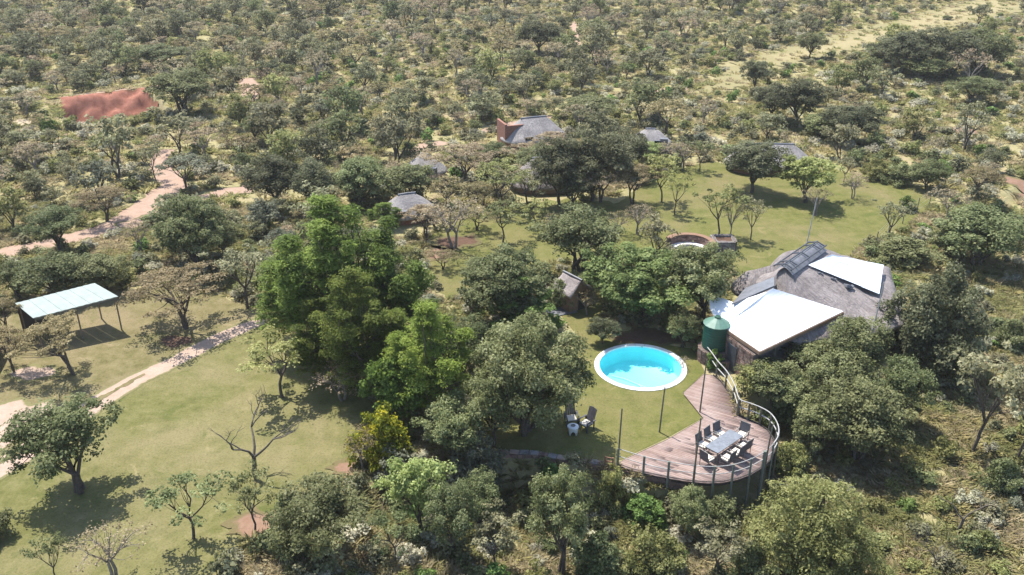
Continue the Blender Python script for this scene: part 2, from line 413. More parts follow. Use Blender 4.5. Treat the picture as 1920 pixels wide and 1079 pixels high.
def sheet(name, poly, mat, off, step=.6, jag=.12, label=None, holes=(), edgew=1.0, kind='structure'):
    """a sheet draped over the ground inside a polygon (world xy)"""
    P = []
    n = len(poly)
    for i in range(n):
        a = np.array(poly[i][:2]); b = np.array(poly[(i + 1) % n][:2]); L = np.linalg.norm(b - a); k = max(1, int(L / (step * .6)))
        nrm = np.array((b[1] - a[1], a[0] - b[0])) / (L + 1e-9)
        for j in range(k):
            q = a + (b - a) * j / k
            w = jag * (noise2(q[0], q[1], 1.3, 21) + .6 * noise2(q[0], q[1], .5, 22))
            P.append(q + nrm * w)
    P = np.array(P); nb = len(P)
    verts = [Vector(p) for p in P]; edges = [(i, (i + 1) % nb) for i in range(nb)]
    HP = []
    for hc, hr in holes:
        k = 36; s0 = len(verts)
        verts += [Vector((hc[0] + hr * math.cos(2 * math.pi * j / k), hc[1] + hr * math.sin(2 * math.pi * j / k))) for j in range(k)]
        edges += [(s0 + j, s0 + (j + 1) % k) for j in range(k)]
    x0, y0 = P.min(0); x1, y1 = P.max(0)
    X, Y = np.meshgrid(np.arange(x0, x1, step), np.arange(y0, y1, step))
    X = X.ravel() + rng.uniform(-.1, .1, X.size) * step; Y = Y.ravel() + rng.uniform(-.1, .1, Y.size) * step
    m = inpoly(X, Y, P)
    for hc, hr in holes: m &= np.hypot(X - hc[0], Y - hc[1]) > hr + .1
    verts += [Vector((a, b)) for a, b in zip(X[m], Y[m])]
    vo, eo, fo, *_ = delaunay_2d_cdt(verts, edges, [], 0, 1e-4)
    VX = np.array([v.x for v in vo]); VY = np.array([v.y for v in vo])
    keep = []
    FC = np.array([f for f in fo if len(f) == 3])
    cx = VX[FC].mean(1); cy = VY[FC].mean(1); ok = inpoly(cx, cy, P)
    for hc, hr in holes: ok &= np.hypot(cx - hc[0], cy - hc[1]) > hr * .985
    FC = FC[ok]
    me = npmesh(name, np.stack([VX, VY, hgt(VX, VY) + off], 1), FC, mat, smooth=True)
    d = np.full(VX.shape, 1e9)
    Q = np.roll(P, -1, 0)
    for a, b in zip(P[::2], np.roll(P[::2], -1, 0)):
        ab = b - a; t_ = np.clip(((VX - a[0]) * ab[0] + (VY - a[1]) * ab[1]) / (ab @ ab + 1e-9), 0, 1)
        d = np.minimum(d, np.hypot(VX - a[0] - t_ * ab[0], VY - a[1] - t_ * ab[1]))
    at_ = me.attributes.new('edge', 'FLOAT', 'POINT'); at_.data.foreach_set('value', np.clip(1 - d / edgew, 0, 1).astype(np.float32))
    o = link(name, me); tag(o, label, kind=kind)
    return P
def ribbon(pts, w):
    """polygon round a px centre line; w = width in metres (or list)"""
    p = [np.array(g2(a, b)) for a, b in pts]; n = len(p)
    if not hasattr(w, '__len__'): w = [w] * n
    Lp = []; Rp = []
    for i in range(n):
        t = p[min(i + 1, n - 1)] - p[max(i - 1, 0)]; t = t / np.linalg.norm(t); nn = np.array((-t[1], t[0])) * w[i] / 2
        Lp.append(p[i] + nn); Rp.append(p[i] - nn)
    return [tuple(q) for q in Lp + Rp[::-1]]
def pxpoly(l): return [g2(a, b) for a, b in l]

LAWN_A = pxpoly([(-120, 935), (0, 880), (190, 748), (330, 678), (500, 602), (570, 640), (650, 700), (730, 790), (700, 845), (668, 880), (642, 960), (560, 985), (450, 1020), (425, 1079), (420, 1180), (-150, 1180)])
LAWN_B = pxpoly([(-120, 700), (-20, 600), (60, 552), (230, 545), (300, 536), (420, 556), (520, 585), (500, 602), (330, 672), (190, 742), (0, 872), (-120, 930)])
LAWN_C = pxpoly([(900, 846), (955, 846), (1010, 849), (1080, 861), (1140, 868), (1166, 862), (1250, 822), (1320, 783), (1282, 736), (1322, 698), (1300, 655), (1150, 632), (1118, 612), (1140, 585), (1130, 560), (1050, 558), (1050, 590), (1090, 640), (1000, 720), (900, 790)])
LAWN_D = pxpoly([(790, 500), (800, 445), (900, 392), (1060, 372), (1150, 382), (1230, 335), (1310, 305), (1420, 308), (1590, 322), (1700, 345), (1768, 360), (1735, 398), (1690, 435), (1610, 470), (1570, 510), (1400, 545), (1360, 500), (1280, 470), (1160, 480), (1000, 500), (880, 560), (835, 560)])
sheet('lawn', LAWN_A, M['lawn'], .018, .7, .2)
sheet('dry_lawn', LAWN_B, M['lawn_dry'], .012, .7, .2)
sheet('pool_lawn', LAWN_C, M['lawn_green'], .015, .5, .0, holes=[(POOLC, 2.66)])
sheet('upper_lawn', LAWN_D, M['lawn_green'], .015, .9, .4)
TRACKS = []
def track(name, pts, w, mat='track', off=.03, step=.5, jag=.25, ew=.55):
    P = ribbon(pts, w); TRACKS.append(P); sheet(name, P, M[mat], off, step, jag, edgew=ew)
track('dirt_track', [(-120, 505), (0, 478), (70, 462), (140, 446), (205, 428), (250, 402), (290, 375), (325, 352), (318, 335), (302, 318), (300, 298), (318, 280)], [2.8, 2.8, 2.7, 2.7, 2.6, 2.9, 3.2, 3.3, 2.9, 2.6, 2.2, 2.0])
track('dirt_track', [(228, 428), (300, 402), (365, 378), (430, 360), (480, 352)], [2.4, 1.8, 1.8, 2.6, 2.4], off=.036)
track('driveway', [(-120, 940), (0, 878), (60, 842), (130, 790), (200, 745), (265, 708), (330, 678), (400, 640), (450, 618), (505, 598)], [2.0, 2.0, 1.9, 1.9, 1.8, 1.6, 1.5, 1.6, 1.6, 1.3], 'trackl', step=.35, jag=.05, ew=.45)
track('wheel_track', [(-120, 895), (-40, 862), (0, 838), (40, 815), (60, 802)], [1.0, .9, .8, .6, .4], 'trackl', .034, .35, .05, .3)
track('grass_verge', [(-60, 900), (0, 868), (60, 832), (130, 784), (200, 742), (270, 703)], [.5, .45, .4, .36, .3, .12], 'lawn_dry', .044, .3, .1, .3)
track('dirt_track', [(445, 205), (465, 185), (472, 165), (462, 148)], [2.5, 2.8, 3, 2.5], off=.05)
track('dirt_track', [(1092, 97), (1080, 75), (1075, 52), (1082, 40)], [1.2, 1.5, 1.5, 1.0], off=.08)
track('footpath', [(765, 288), (800, 272), (840, 268)], 2.0, off=.05)
track('footpath', [(900, 250), (950, 236), (1000, 224), (1032, 220)], 1.8, off=.05)
track('footpath', [(1190, 180), (1240, 172), (1290, 165)], [2.5, 3, 2.5], off=.06)
track('mown_strip', [(1330, 175), (1440, 120), (1540, 95), (1640, 72), (1760, 38), (1900, 5)], [4, 8, 10, 11, 12, 14], 'strip', off=.10, step=1.2, jag=1.4, ew=6)
track('bare_soil', [(1740, 240), (1790, 246), (1850, 250)], [2, 4, 2], 'soil', .05, .8, .6, 1.2)
track('bare_soil', [(1880, 330), (1925, 350), (1960, 380)], [2, 3, 2], 'soil', .05, .8, .6, 1.2)
track('sand_heap', [(22, 238), (45, 230), (66, 224)], [2.0, 3.4, 2], 'sand', .12, .6, .3, .6)
track('bare_soil', [(1150, 640), (1210, 628), (1290, 640)], [1.6, 2.2, 1.6], 'litter', .025, .4, .25, .6)
for a in ([(810, 462), (850, 455), (900, 450)], [(790, 480), (815, 476), (840, 470)]):
    track('leaf_litter', a, [2, 3.2, 2], 'litter' if a[0][0] > 800 else 'soil', .035, .5, .4, 1.0)
def softpatch(px, py, rx, ry, mat, nm='bare_soil', off=.04):
    c = at(px, py); P = [(c.x + rx * math.cos(k * .35) * (1 + .25 * math.sin(3 * k)), c.y + ry * math.sin(k * .35) * (1 + .25 * math.cos(2.3 * k))) for k in range(18)]
    sheet(nm, P, M[mat], off, .35, .12, edgew=.6)
for q in ((1105, 968, .55, .6), (1120, 985, .5, .35), (950, 970, .5, .5), (1455, 742, .4, .3), (480, 985, 1.3, 1.0), (655, 880, 1.0, .8), (1860, 470, .8, .7), (1905, 420, 1.0, .8), (560, 1010, .9, .5), (1810, 735, .6, .5)):
    softpatch(q[0], q[1], q[2], q[3], 'soil', off=.06)
softpatch(20, 790, 2.6, 2.2, 'trackl', 'bare_sand', .024)
softpatch(60, 700, 1.6, 1.0, 'trackl', 'bare_sand', .024)
softpatch(330, 640, 1.4, 1.0, 'litter', 'leaf_litter', .026)
# the clay pit: its face follows the cut in the ground
_c = [PA + PU * u + PV * v for u, v in ((-.2, -.35), (PL * .33, -.35), (PL * .66, -.35), (PL + .4, -.3), (PL + .9, 5), (PL * .5, 8), (-.8, 5))]
CLAYP = [tuple(q) for q in _c]
sheet('clay_bank', [tuple(q) for q in _c], M['clay'], .22, .35, .1, edgew=.5)
_c = [PA + PU * u + PV * v for u, v in ((-2, -.6), (PL + 2.5, -.6), (PL + 3.5, -2.0), (PL * .5, -1.9), (-1.5, -1.6))]
sheet('pit_rim', [tuple(q) for q in _c], M['track'], .10, .5, .2, edgew=.5)

# ------------------------------------------------------------------ buildings
def thatch(name, ra, rb, loop, mat, parent, thick=.32, rings=9, sag=.10, bulge=.0, lump=.05, seed=1):
    """rounded thatched roof: lines run from the ridge ra-rb to every point of the eave loop"""
    ra, rb = Vector(ra), Vector(rb); ab = rb - ra; L2 = ab.xy.dot(ab.xy) + 1e-9
    loop = [Vector(p) for p in loop]; n = len(loop); V = []
    top = []
    for p in loop:
        t = max(0, min(1, (p - ra).xy.dot(ab.xy) / L2)); top.append(ra + ab * t)
    for r in range(rings + 1):
        f = r / rings
        for p, q in zip(loop, top):
            w = q.lerp(p, f)
            z = w.z - sag * math.sin(math.pi * f) + bulge * math.sin(math.pi * f)
            z += lump * float(noise2(w.x, w.y, 1.6, seed)) * min(1, f * 3)
            V.append((w.x, w.y, z))
    for dz, inn in ((-thick * .55, .0), (-thick, .05), (-thick * .9, .28)):
        for p, q in zip(loop, top):
            w = p.lerp(q, inn); V.append((w.x, w.y, p.z + (w.z - p.z) * 1.0 + dz if inn < .2 else w.z + dz - .1))
    R_ = rings + 3
    Fs = [(i * n + k, i * n + (k + 1) % n, (i + 1) * n + (k + 1) % n, (i + 1) * n + k) for i in range(R_) for k in range(n)]
    mb = MB(); mb.add(V, Fs); o = mb.build(name, mat, parent, smooth=True)
    arc = [0.0]
    for k in range(n - 1): arc.append(arc[-1] + (loop[k + 1] - loop[k]).length)
    uv = [(arc[k], (top[k] - loop[k]).length * min(r, rings) / rings, 0.0) for r in range(rings + 4) for k in range(n)]
    a = o.data.attributes.new('straw', 'FLOAT_VECTOR', 'POINT'); a.data.foreach_set('vector', np.array(uv, np.float32).ravel()); return o
def chaikin(pts, it=2):
    p = [Vector(a) for a in pts]
    for _ in range(it):
        q = []
        for i in range(len(p)):
            a, b = p[i], p[(i + 1) % len(p)]; q += [a.lerp(b, .25), a.lerp(b, .75)]
        p = q
    return p
def dens(pts, st):
    out = []
    for i in range(len(pts)):
        a, b = Vector(pts[i]), Vector(pts[(i + 1) % len(pts)]); k = max(1, int((b - a).length / st))
        out += [a.lerp(b, j / k) for j in range(k)]
    return out
def ribbed(corners, nu, nv, amp, thick=.03, waves=None):
    """roof sheet over 4 corners (a,b,c,d), ribs run from a-b to d-c"""
    a, b, c, d = [Vector(p) for p in corners]; mb = MB(); vs = []
    for j in range(nv + 1):
        for i in range(nu + 1):
            u = i / nu; v = j / nv; p = a.lerp(b, u).lerp(d.lerp(c, u), v)
            p.z += amp * (1 if i % 4 in (1, 2) else 0); vs.append(p)
    m = len(vs); w = nu + 1
    vs += [p - Vector((0, 0, thick)) for p in vs]
    fs = [(j * w + i, j * w + i + 1, (j + 1) * w + i + 1, (j + 1) * w + i) for j in range(nv) for i in range(nu)]
    fs += [tuple(m + q for q in f[::-1]) for f in fs]
    rim = [i for i in range(w)] + [j * w + nu for j in range(1, nv + 1)] + [nv * w + i for i in range(nu - 1, -1, -1)] + [j * w for j in range(nv - 1, 0, -1)]
    fs += [(rim[k], m + rim[k], m + rim[(k + 1) % len(rim)], rim[(k + 1) % len(rim)]) for k in range(len(rim))]
    return mb.add(vs, fs)
def stonewall(name, path, z0, z1, th, parent, mat, mort, hgt_course=.26, seed=3, close=False, cap=None):
    """stones proud of a mortar core, courses along a world xy path; returns the stones object"""
    r = random.Random(seed); core = MB(); st = MB()
    pts = [Vector((p[0], p[1], 0)) for p in path]
    z0f = z0 if callable(z0) else (lambda x, y: z0)
    for a, b in zip(pts[:-1], pts[1:]):
        d = b - a; L = d.length; rz = math.atan2(d.y, d.x); zb = min(z0f(a.x, a.y), z0f(b.x, b.y)) - .2; m_ = (a + b) / 2
        core.box((m_.x, m_.y, (zb + z1) / 2), (L + .02, th, z1 - zb), rz)
        z = zb
        while z < z1 - .05:
            hc = min(hgt_course * r.uniform(.8, 1.25), z1 - z + .02); u = 0
            while u < L - .03:
                w = min(r.uniform(.22, .55), L - u)
                for sgn in (-1, 1):
                    pr = r.uniform(.02, .06); c = a + d.normalized() * (u + w / 2) + Vector((-d.y, d.x, 0)).normalized() * sgn * (th / 2 + pr / 2 - .01)
                    st.box((c.x, c.y, z + hc / 2), (w - r.uniform(.025, .05), pr + .02, hc - r.uniform(.02, .045)), rz + r.uniform(-.04, .04), r.uniform(-.04, .04))
                u += w
            z += hc
    core.build('mortar_core', mort, parent)
    o = st.build('stones', mat, parent); o['kind'] = 'stuff'
    return o

# --- main lodge: thatched hip roof, white lean-to, tarpaulin on the right-hand slope
R1 = Vector(G(1472, 504, 4.8)); R2 = Vector(G(1532, 462, 4.8))
E1 = Vector(G(1697, 608, 2.1)); EM = Vector(G(1640, 625, 2.1))
TT, RR, BB = Vector(G(1449, 541, 4.38)), Vector(G(1582, 584, 3.12)), Vector(G(1425, 659, 2.4))
LL, LX = Vector(G(1343, 604, 2.35)), Vector(G(1329, 556, 2.9))
lodge = empty('thatched_lodge', (19, 50, 0))
tag(lodge, 'large grey thatched lodge with a bright white flat roof beside the pool', 'building')
lodge_inv = Matrix.Translation((-19, -50, 0))
def LP(p): return lodge_inv @ Vector(p)
NL = EM + (EM - E1).normalized() * 5.2 + Vector((-.6, 1.2, 0))
FR = Vector(G(1668, 500, 2.3)); FL = R2 + Vector((-.6, 2.4, -1.9)); ML = R1 + Vector((-1.5, 2.0, -1.7))
loop = chaikin(dens([LP(p) for p in (E1, FR, FL, ML, NL, EM)], .8), 2)
thatch('thatched_roof', LP(R1), LP(R2), loop, M['thatch'], lodge, .38, 12, .06, .0, .07, 4)
# rounded wings on the far-left side
def wing(pa, pb, w, zr, ze, seed):
    a, b = Vector(pa), Vector(pb); d = (b - a); d.z = 0; d.normalize(); n = Vector((-d.y, d.x, 0))
    P = []
    for k in range(24):
        th = -math.pi / 2 + math.pi * k / 23; P.append(b + (d * math.cos(th) + n * math.sin(th)) * w)
    P += [a + n * w, a - n * w]
    loop = [Vector((p.x, p.y, ze)) for p in P]
    thatch('wing_roof', LP(a), LP(b), [LP(p) for p in dens(loop, .8)], M['thatch'], lodge, .35, 7, -.12, .1, .05, seed)
wing(G(1470, 491, 4.3), G(1415, 506, 3.75), 1.35, 3.75, 2.45, 6)
wing(G(1524, 464, 4.4), G(1484, 470, 3.95), 1.25, 3.8, 2.6, 8)
# walls below
wl = [LP(R1.lerp(Vector((p.x + 19, p.y + 50, 0)), .82)) for p in loop]
wl = [(p.x, p.y) for p in wl]
MB().prism(wl, -2.2, 2.35).build('wall', M['wall'], lodge)
# ridge cap: curved sheet with a pipe frame
rd = (R2 - R1).normalized(); rn = Vector((-rd.y, rd.x, 0))
mb = MB(); vs = []
for i in range(9):
    p = R1.lerp(R2, -.04 + 1.08 * i / 8)
    for k in range(9):
        th = -1 + 2 * k / 8; vs.append(LP(p + rn * (th * .62) + Vector((0, 0, .17 - .38 * abs(th) ** 1.5))))
mb.add(vs, [(i * 9 + k, i * 9 + k + 1, (i + 1) * 9 + k + 1, (i + 1) * 9 + k) for i in range(8) for k in range(8)])
cap = mb.build('ridge_cap', M['slate_metal'], lodge, True)
mb = MB()
for s in (-.5, .12, .62):
    mb.tube([LP(R1.lerp(R2, f) + rn * s + Vector((0, 0, .30 - .35 * abs(s)))) for f in (-.05, .3, .6, 1.05)], .05)
for f in (0, .14, .5, .86, 1.0):
    mb.tube([LP(R1.lerp(R2, f) + rn * s + Vector((0, 0, .31 - .35 * abs(s)))) for s in (-.55, 0, .66)], .05)
mb.build('ridge_frame', M['dark_metal'], lodge)
# hip ridge line of clumped caps along the slope
hp = [G(1502, 498, 4.6), G(1536, 513, 4.17), G(1560, 523, 3.9), G(1588, 537, 3.55)]
for k, (q, s) in enumerate(zip(hp, (.13, .15, .16, .26))):
    MB().box(LP(q) + Vector((0, 0, .02)), (s * 2.0, s, s * .8), .2 + k * .5, .2, .3).box(LP(q) + Vector((s, -.1, -.02)), (s, s * .8, s), .9, .4, .1).build('hip_cap', M['slate_metal'], lodge, bevel=.03)
# tarpaulin, laid in panels over the right-hand slope
TA, TB, TC, TD = [Vector(q) for q in (G(1516, 499, 4.55), G(1560, 480, 4.62), G(1656, 499, 3.05), G(1648, 553, 3.05))]
nu, nv = 4, 3
for i in range(nu):
    for j in range(nv):
        def tp(u, v): return TA.lerp(TD, u).lerp(TB.lerp(TC, u), v)
        q = [tp((i + a) / nu, (j + b) / nv) for a, b in ((.0, .0), (1.0, .0), (1.0, 1.0), (.0, 1.0))]
        lift = .07 + .012 * ((i + j * 2) % 3)
        q = [LP(p + Vector((0, 0, lift)) + (tp(.5, .5) - p) * random.uniform(-.012, -.002)) for p in q]
        MB().slab(q, .03).build('tarpaulin_panel', M['tarp'], lodge)
# white lean-to roof in sheets, its fascia, posts and stone end wall
nS = 8
for k in range(nS):
    a, b = k / nS, (k + 1) / nS - .004
    e0, e1 = TT.lerp(RR, a), TT.lerp(RR, b); f0, f1 = LL.lerp(BB, a), LL.lerp(BB, b)
    ribbed([LP(e0), LP(e1), LP(f1), LP(f0)], 8, 6, .005).build('roof_sheet', M['white_metal'], lodge)
def onplane(px, py, a, b, c):
    n = (b - a).cross(c - a); o = Vector((0, 0, CAMH)); d = Vector(G(px, py, 0)) - o
    return o + d * (n.dot(a - o) / n.dot(d))
ext = [LP(onplane(px, py, TT, LL, BB) + Vector((0, 0, -.03))) for px, py in ((1440, 546), (1376, 567), (1352, 557), (1330, 556), (1331, 578), (1345, 604), (1370, 600))]
MB().slab(ext, .05).build('roof_sheet', M['white_metal'], lodge)
def beam(name, p, q, w, h, mat, par=lodge):
    p, q = LP(p), LP(q); d = q - p
    return MB().box((p + q) / 2, (d.length, w, h), math.atan2(d.y, d.x), 0, -math.asin(d.z / d.length)).build(name, mat, par)
dn = Vector((0, 0, -.14))
beam('fascia', BB + dn, RR + dn, .08, .2, M['wall']); beam('fascia', BB + dn, LL + dn, .08, .2, M['wall'])
for f in (.25, .55, .85):
    p = BB.lerp(RR, f); zz = H1(p.x, p.y) - .2
    MB().tube([LP((p.x - .25, p.y + .2, zz)), LP((p.x - .25, p.y + .2, p.z - .1))], .09, 8).build('veranda_post', M['pole'], lodge)
for f in (0.1, .9):
    p = E1.lerp(EM, f) + Vector((-.5, .5, 0)); MB().tube([LP((p.x, p.y, H1(p.x, p.y) - .3)), LP((p.x, p.y, 2.0))], .1, 8).build('veranda_post', M['pole'], lodge)
beam('painted_shade_panel', BB.lerp(RR, .1) + Vector((-.5, .5, -1.4)), RR + Vector((-.6, .6, -1.5)), .1, 2.4, M['slate_metal'])  # dark panel standing in for the deep shade under the lean-to's edge
# grey gutter valley between the lean-to and the near wing
MB().slab([LP(G(1452, 519, 4.3)), LP(G(1452, 536, 4.3)), LP(G(1372, 570, 3.3)), LP(G(1398, 540, 3.4))], .1).build('valley_flashing', M['slate_metal'], lodge)
w0, w1 = LL.lerp(BB, .12) + Vector((.15, .1, 0)), BB + Vector((-.08, .25, 0))
# stone end wall stands under the lean-to
sw = [LP(w0), LP(w0.lerp(w1, .5)), LP(w1)]
eb = MB().box(LP((w0 + w1) / 2 + Vector((0, 0, -2.2))), (.2, .2, 1.0)).build('end_wall', M['mortar'], lodge)
stonewall('stones', [(p.x, p.y) for p in sw], -1.6, 2.05, .35, eb, M['stone'], M['mortar'], seed=5)
mm = (w0 + w1) / 2; dd = (w1 - w0).normalized(); nn = Vector((dd.y, -dd.x, 0))
if nn.y > 0: nn = -nn
q = w0.lerp(w1, .42) + nn * .22; MB().box(LP((q.x, q.y, .55)), (.85, .08, 2.3), math.atan2(dd.y, dd.x)).build('door', M['dark_metal'], lodge)
for nm_, tp_, bs_, lb in (('lightning_mast', (1549, 372), (19.9, 56.6), 'tall thin grey mast rising behind the ridge of the lodge'), ('lightning_mast', (1650, 530), (20.9, 46.3), 'thin pale mast in front of the thatched hip of the lodge')):
    zb = H1(*bs_); z = zb
    while proj(bs_[0], bs_[1], z)[1] > tp_[1]: z += .05
    o = MB().tube([(bs_[0], bs_[1], zb - .3), (bs_[0] + .02, bs_[1], (zb + z) / 2), (bs_[0] + (.25 if bs_[1] > 50 else .1), bs_[1], z)], [.055, .045, .028], 8).build(nm_, M['rail']); tag(o, lb, 'mast', 'lightning masts of the lodge')

# --- chalets behind: rounded thatch on brick walls
def chalet(px, py, w, d, rz, zr, label, mat='thatch_pale', wall='brick', parapet=False, windows=2):
    c = at(px, py); o = empty('chalet', c, rz); tag(o, label, 'building', 'thatched chalets behind the upper lawn')
    ze = .75; d = d + .9; w = w + .6; L = max(.4, w - d) / 2
    P = []
    for s, sg in ((1, 1), (-1, -1)):
        for k in range(13):
            th = -math.pi / 2 + math.pi * k / 12; P.append(Vector((sg * (L + math.cos(th) * d / 2), sg * math.sin(th) * d / 2, ze)))
    thatch('thatched_roof', (-L, 0, zr), (L, 0, zr), dens(P, .7), M[mat], o, .32, 9, .04, .14, .05, int(px))
    MB().tube([(-L - .2, 0, zr - .06), (0, 0, zr - .03), (L + .2, 0, zr - .06)], .11, 8).build('ridge_cap', M['slate_metal'], o)
    wp = [(p.x * .84, p.y * .8) for p in P]; MB().prism(wp, -.3, .95).build('wall', M[wall], o)
    for k in range(windows):
        x = (-.5 + k) * w * .35
        f = MB().box((x, -d * .41, .95), (.95, .3, .7)).build('window', M['slate_metal'], o)
        MB().box((x, -d * .415, .95), (.8, .32, .55)).build('pane', M['glass'], f)
    f = MB().box((w * .3, -d * .36, .8), (.8, .5, 1.3)).build('door', M['slate_metal'], o)
    if parapet:
        MB().box((-w * .46, .6, 1.2), (.25, 2.6, 2.5), 0).box((-w * .33, -.62, 1.1), (1.9, .25, 2.4)).build('parapet_wall', M['brick'], o)
    return o
chalet(1000, 268, 6.6, 3.8, .35, 2.8, 'grey roofed chalet with a square red brick parapet beside the sandy footpath', parapet=True)
chalet(798, 332, 3.6, 2.8, -.3, 2.3, 'small pale grey roofed chalet by the pinkish path behind the dense green trees')
chalet(765, 410, 4.2, 2.8, .4, 2.25, 'pale grey chalet roof just behind the tallest feathery green trees')
chalet(1440, 318, 8.0, 3.6, -.05, 2.6, 'long grey roofed chalet behind the dark round lawn tree and pale lime tree')
chalet(1218, 278, 3.8, 2.8, -.1, 2.1, 'low grey roofed chalet among thorn trees at the back of the upper lawn')
chalet(1015, 352, 5.6, 4.0, .1, 2.9, 'large purple grey thatched chalet hidden in the dark tree cluster', 'thatch', 'wall')

# --- small thatched hut with brick gable
hut = empty('thatched_hut', at(1072, 575), R(38)); tag(hut, 'small gabled thatched hut with a brown brick front between two leafy trees', 'building')
hut.scale = (.76, .76, .76)
hw, hl, zr, ze = 1.05, 1.25, 3.0, 2.05
for s in (-1, 1):
    mb = MB(); n_ = 7; vs = []
    for j in range(9):
        for i in range(n_):
            u = i / (n_ - 1); y = -hl + 2 * hl * j / 8
            vs.append((s * (.03 + (hw + .25) * u), y + .06 * math.sin(j * 2.1 + i), zr - (zr - ze + .2) * u + .06 * math.sin(i * 1.7 + j)))
    m_ = len(vs); vs += [(x, y, z - .2) for x, y, z in vs]
    fs = [(j * n_ + i, j * n_ + i + 1, (j + 1) * n_ + i + 1, (j + 1) * n_ + i) for j in range(8) for i in range(n_ - 1)]; fs += [tuple(m_ + k for k in f[::-1]) for f in fs]
    rim = list(range(n_)) + [j * n_ + n_ - 1 for j in range(1, 9)] + [8 * n_ + i for i in range(n_ - 2, -1, -1)] + [j * n_ for j in range(7, 0, -1)]
    fs += [(rim[k], m_ + rim[k], m_ + rim[(k + 1) % len(rim)], rim[(k + 1) % len(rim)]) for k in range(len(rim))]
    mb.add(vs, fs).build('roof_slope', M['thatch'], hut, True)
MB().add([(-hw, -.9, -.3), (hw, -.9, -.3), (hw, -.9, 2), (0, -.9, 2.75), (-hw, -.9, 2), (-hw, .9, -.3), (hw, .9, -.3), (hw, .9, 2), (0, .9, 2.75), (-hw, .9, 2)],
         [(0, 1, 2, 3, 4), (9, 8, 7, 6, 5), (0, 5, 6, 1), (1, 6, 7, 2), (0, 4, 9, 5), (2, 7, 8, 3), (3, 8, 9, 4)]).build('brick_wall', M['wall'], hut)
MB().tube([(0, -hl, zr + .02), (0, hl, zr + .02)], .12, 8).build('ridge_cap', M['dark_metal'], hut)
MB().box((.3, -.92, .85), (.75, .08, 1.7)).build('door', M['fascia'], hut)
o = MB().box((0, 0, .03), (1.9, 1.1, .08)).build('paving', M['slate_metal']); o.location = at(1052, 585); o.rotation_euler = (0, 0, .4); tag(o, kind='structure')

# --- carport
ca, cb, cc, cd = [Vector(G(a, b, z)) for a, b, z in ((28, 569, 2.25), (178, 531, 2.55), (222, 556, 2.45), (62, 597, 2.15))]
cp = empty('carport', (0, 0, 0)); tag(cp, 'open carport with a pale green sheet roof on thin poles', 'carport')
nS = 6
for k in range(nS):
    a, b = k / nS, (k + 1) / nS - .003
    ribbed([ca.lerp(cb, a), ca.lerp(cb, b), cd.lerp(cc, b), cd.lerp(cc, a)], 8, 3, .012, .02).build('roof_sheet', M['green_roof'], cp)
for nm_, pa, pb in (('beam', cd, cc), ('beam', ca, cb)):
    p, q = pa + Vector((0, 0, -.1)), pb + Vector((0, 0, -.1)); d = q - p
    MB().box((p + q) / 2, (d.length * .98, .07, .14), math.atan2(d.y, d.x), 0, -math.asin(d.z / d.length)).build(nm_, M['pole'], cp)
for f, e in ((.03, cd), (.5, cd), (.97, cd)):
    p = cd.lerp(cc, f).lerp(ca.lerp(cb, f), .05); MB().tube([(p.x, p.y, -.2), (p.x, p.y, p.z - .05)], .05, 8).build('post', M['carpost'], cp)
    p = cd.lerp(cc, f).lerp(ca.lerp(cb, f), .93); MB().tube([(p.x, p.y, -.2), (p.x, p.y, p.z - .05)], .05, 8).build('post', M['carpost'], cp)
p, q = ca.lerp(cd, .06), cb.lerp(cc, .06); d = q - p
p2 = p.lerp(q, .3); MB().box(((p + p2) / 2).to_2d().to_3d() + Vector((0, 0, 1.05)), ((p2 - p).length, .06, 2.1), math.atan2(d.y, d.x)).build('back_screen', M['fascia'], cp)
# corner of a brick outbuilding cut by the picture's edge
ob = empty('outbuilding', at(-62, 690), .25); tag(ob, 'corner of a dark brick outbuilding next to the small thorn tree', 'building')
MB().box((0, 0, 1.0), (3.0, 3.4, 2.4)).build('wall', M['brick'], ob); MB().box((0, 0, 2.28), (3.3, 3.7, .12), 0, .05).build('roof', M['slate_metal'], ob)

# --- water tank on its stone plinth
tk = empty('water_tank', Vector((*G(1340, 650, .9)[:2], 0)))
tkx, tky = tk.location.x, tk.location.y
tag(tk, 'round dark green water tank with a pale conical top beside the white roof', 'water tank')
zt = .9; prof = [(.0, zt), (.74, zt)]
for k in range(9): z = zt + .04 + k * .17; prof += [(.76, z), (.78, z + .05), (.78, z + .10), (.76, z + .15)]
MB().lathe(prof + [(.74, zt + 1.6)], 32).build('tank_body', M['tank'], tk, True)
MB().lathe([(.82, zt + 1.56), (.83, zt + 1.60), (.5, zt + 1.80), (.2, zt + 1.96), (.17, zt + 2.02), (0.001, zt + 2.03)], 16).build('tank_roof', M['tank_roof'], tk)
MB().lathe([(.19, zt + 1.97), (.19, zt + 2.05), (0.001, zt + 2.08)], 14).build('lid', M['tank'], tk)
pb_ = MB().prism([(.85 * math.cos(k * .5236), .85 * math.sin(k * .5236)) for k in range(12)], -2.2, zt).build('plinth', M['mortar'], tk)
stonewall('stones', [(.92 * math.cos(k * .5236), .92 * math.sin(k * .5236)) for k in range(13)], -1.2, zt - .02, .12, pb_, M['stone'], M['mortar'], seed=11)
# garden wall between the tank and the deck
gw = empty('stone_garden_wall', (0, 0, 0)); tag(gw, 'low red stone wall below the green water tank', 'wall')
stonewall('stones', [g2(1312, 672), g2(1345, 690), g2(1392, 690)], lambda x, y: H1(x, y), .55, .4, gw, M['stone'], M['mortar'], seed=12)

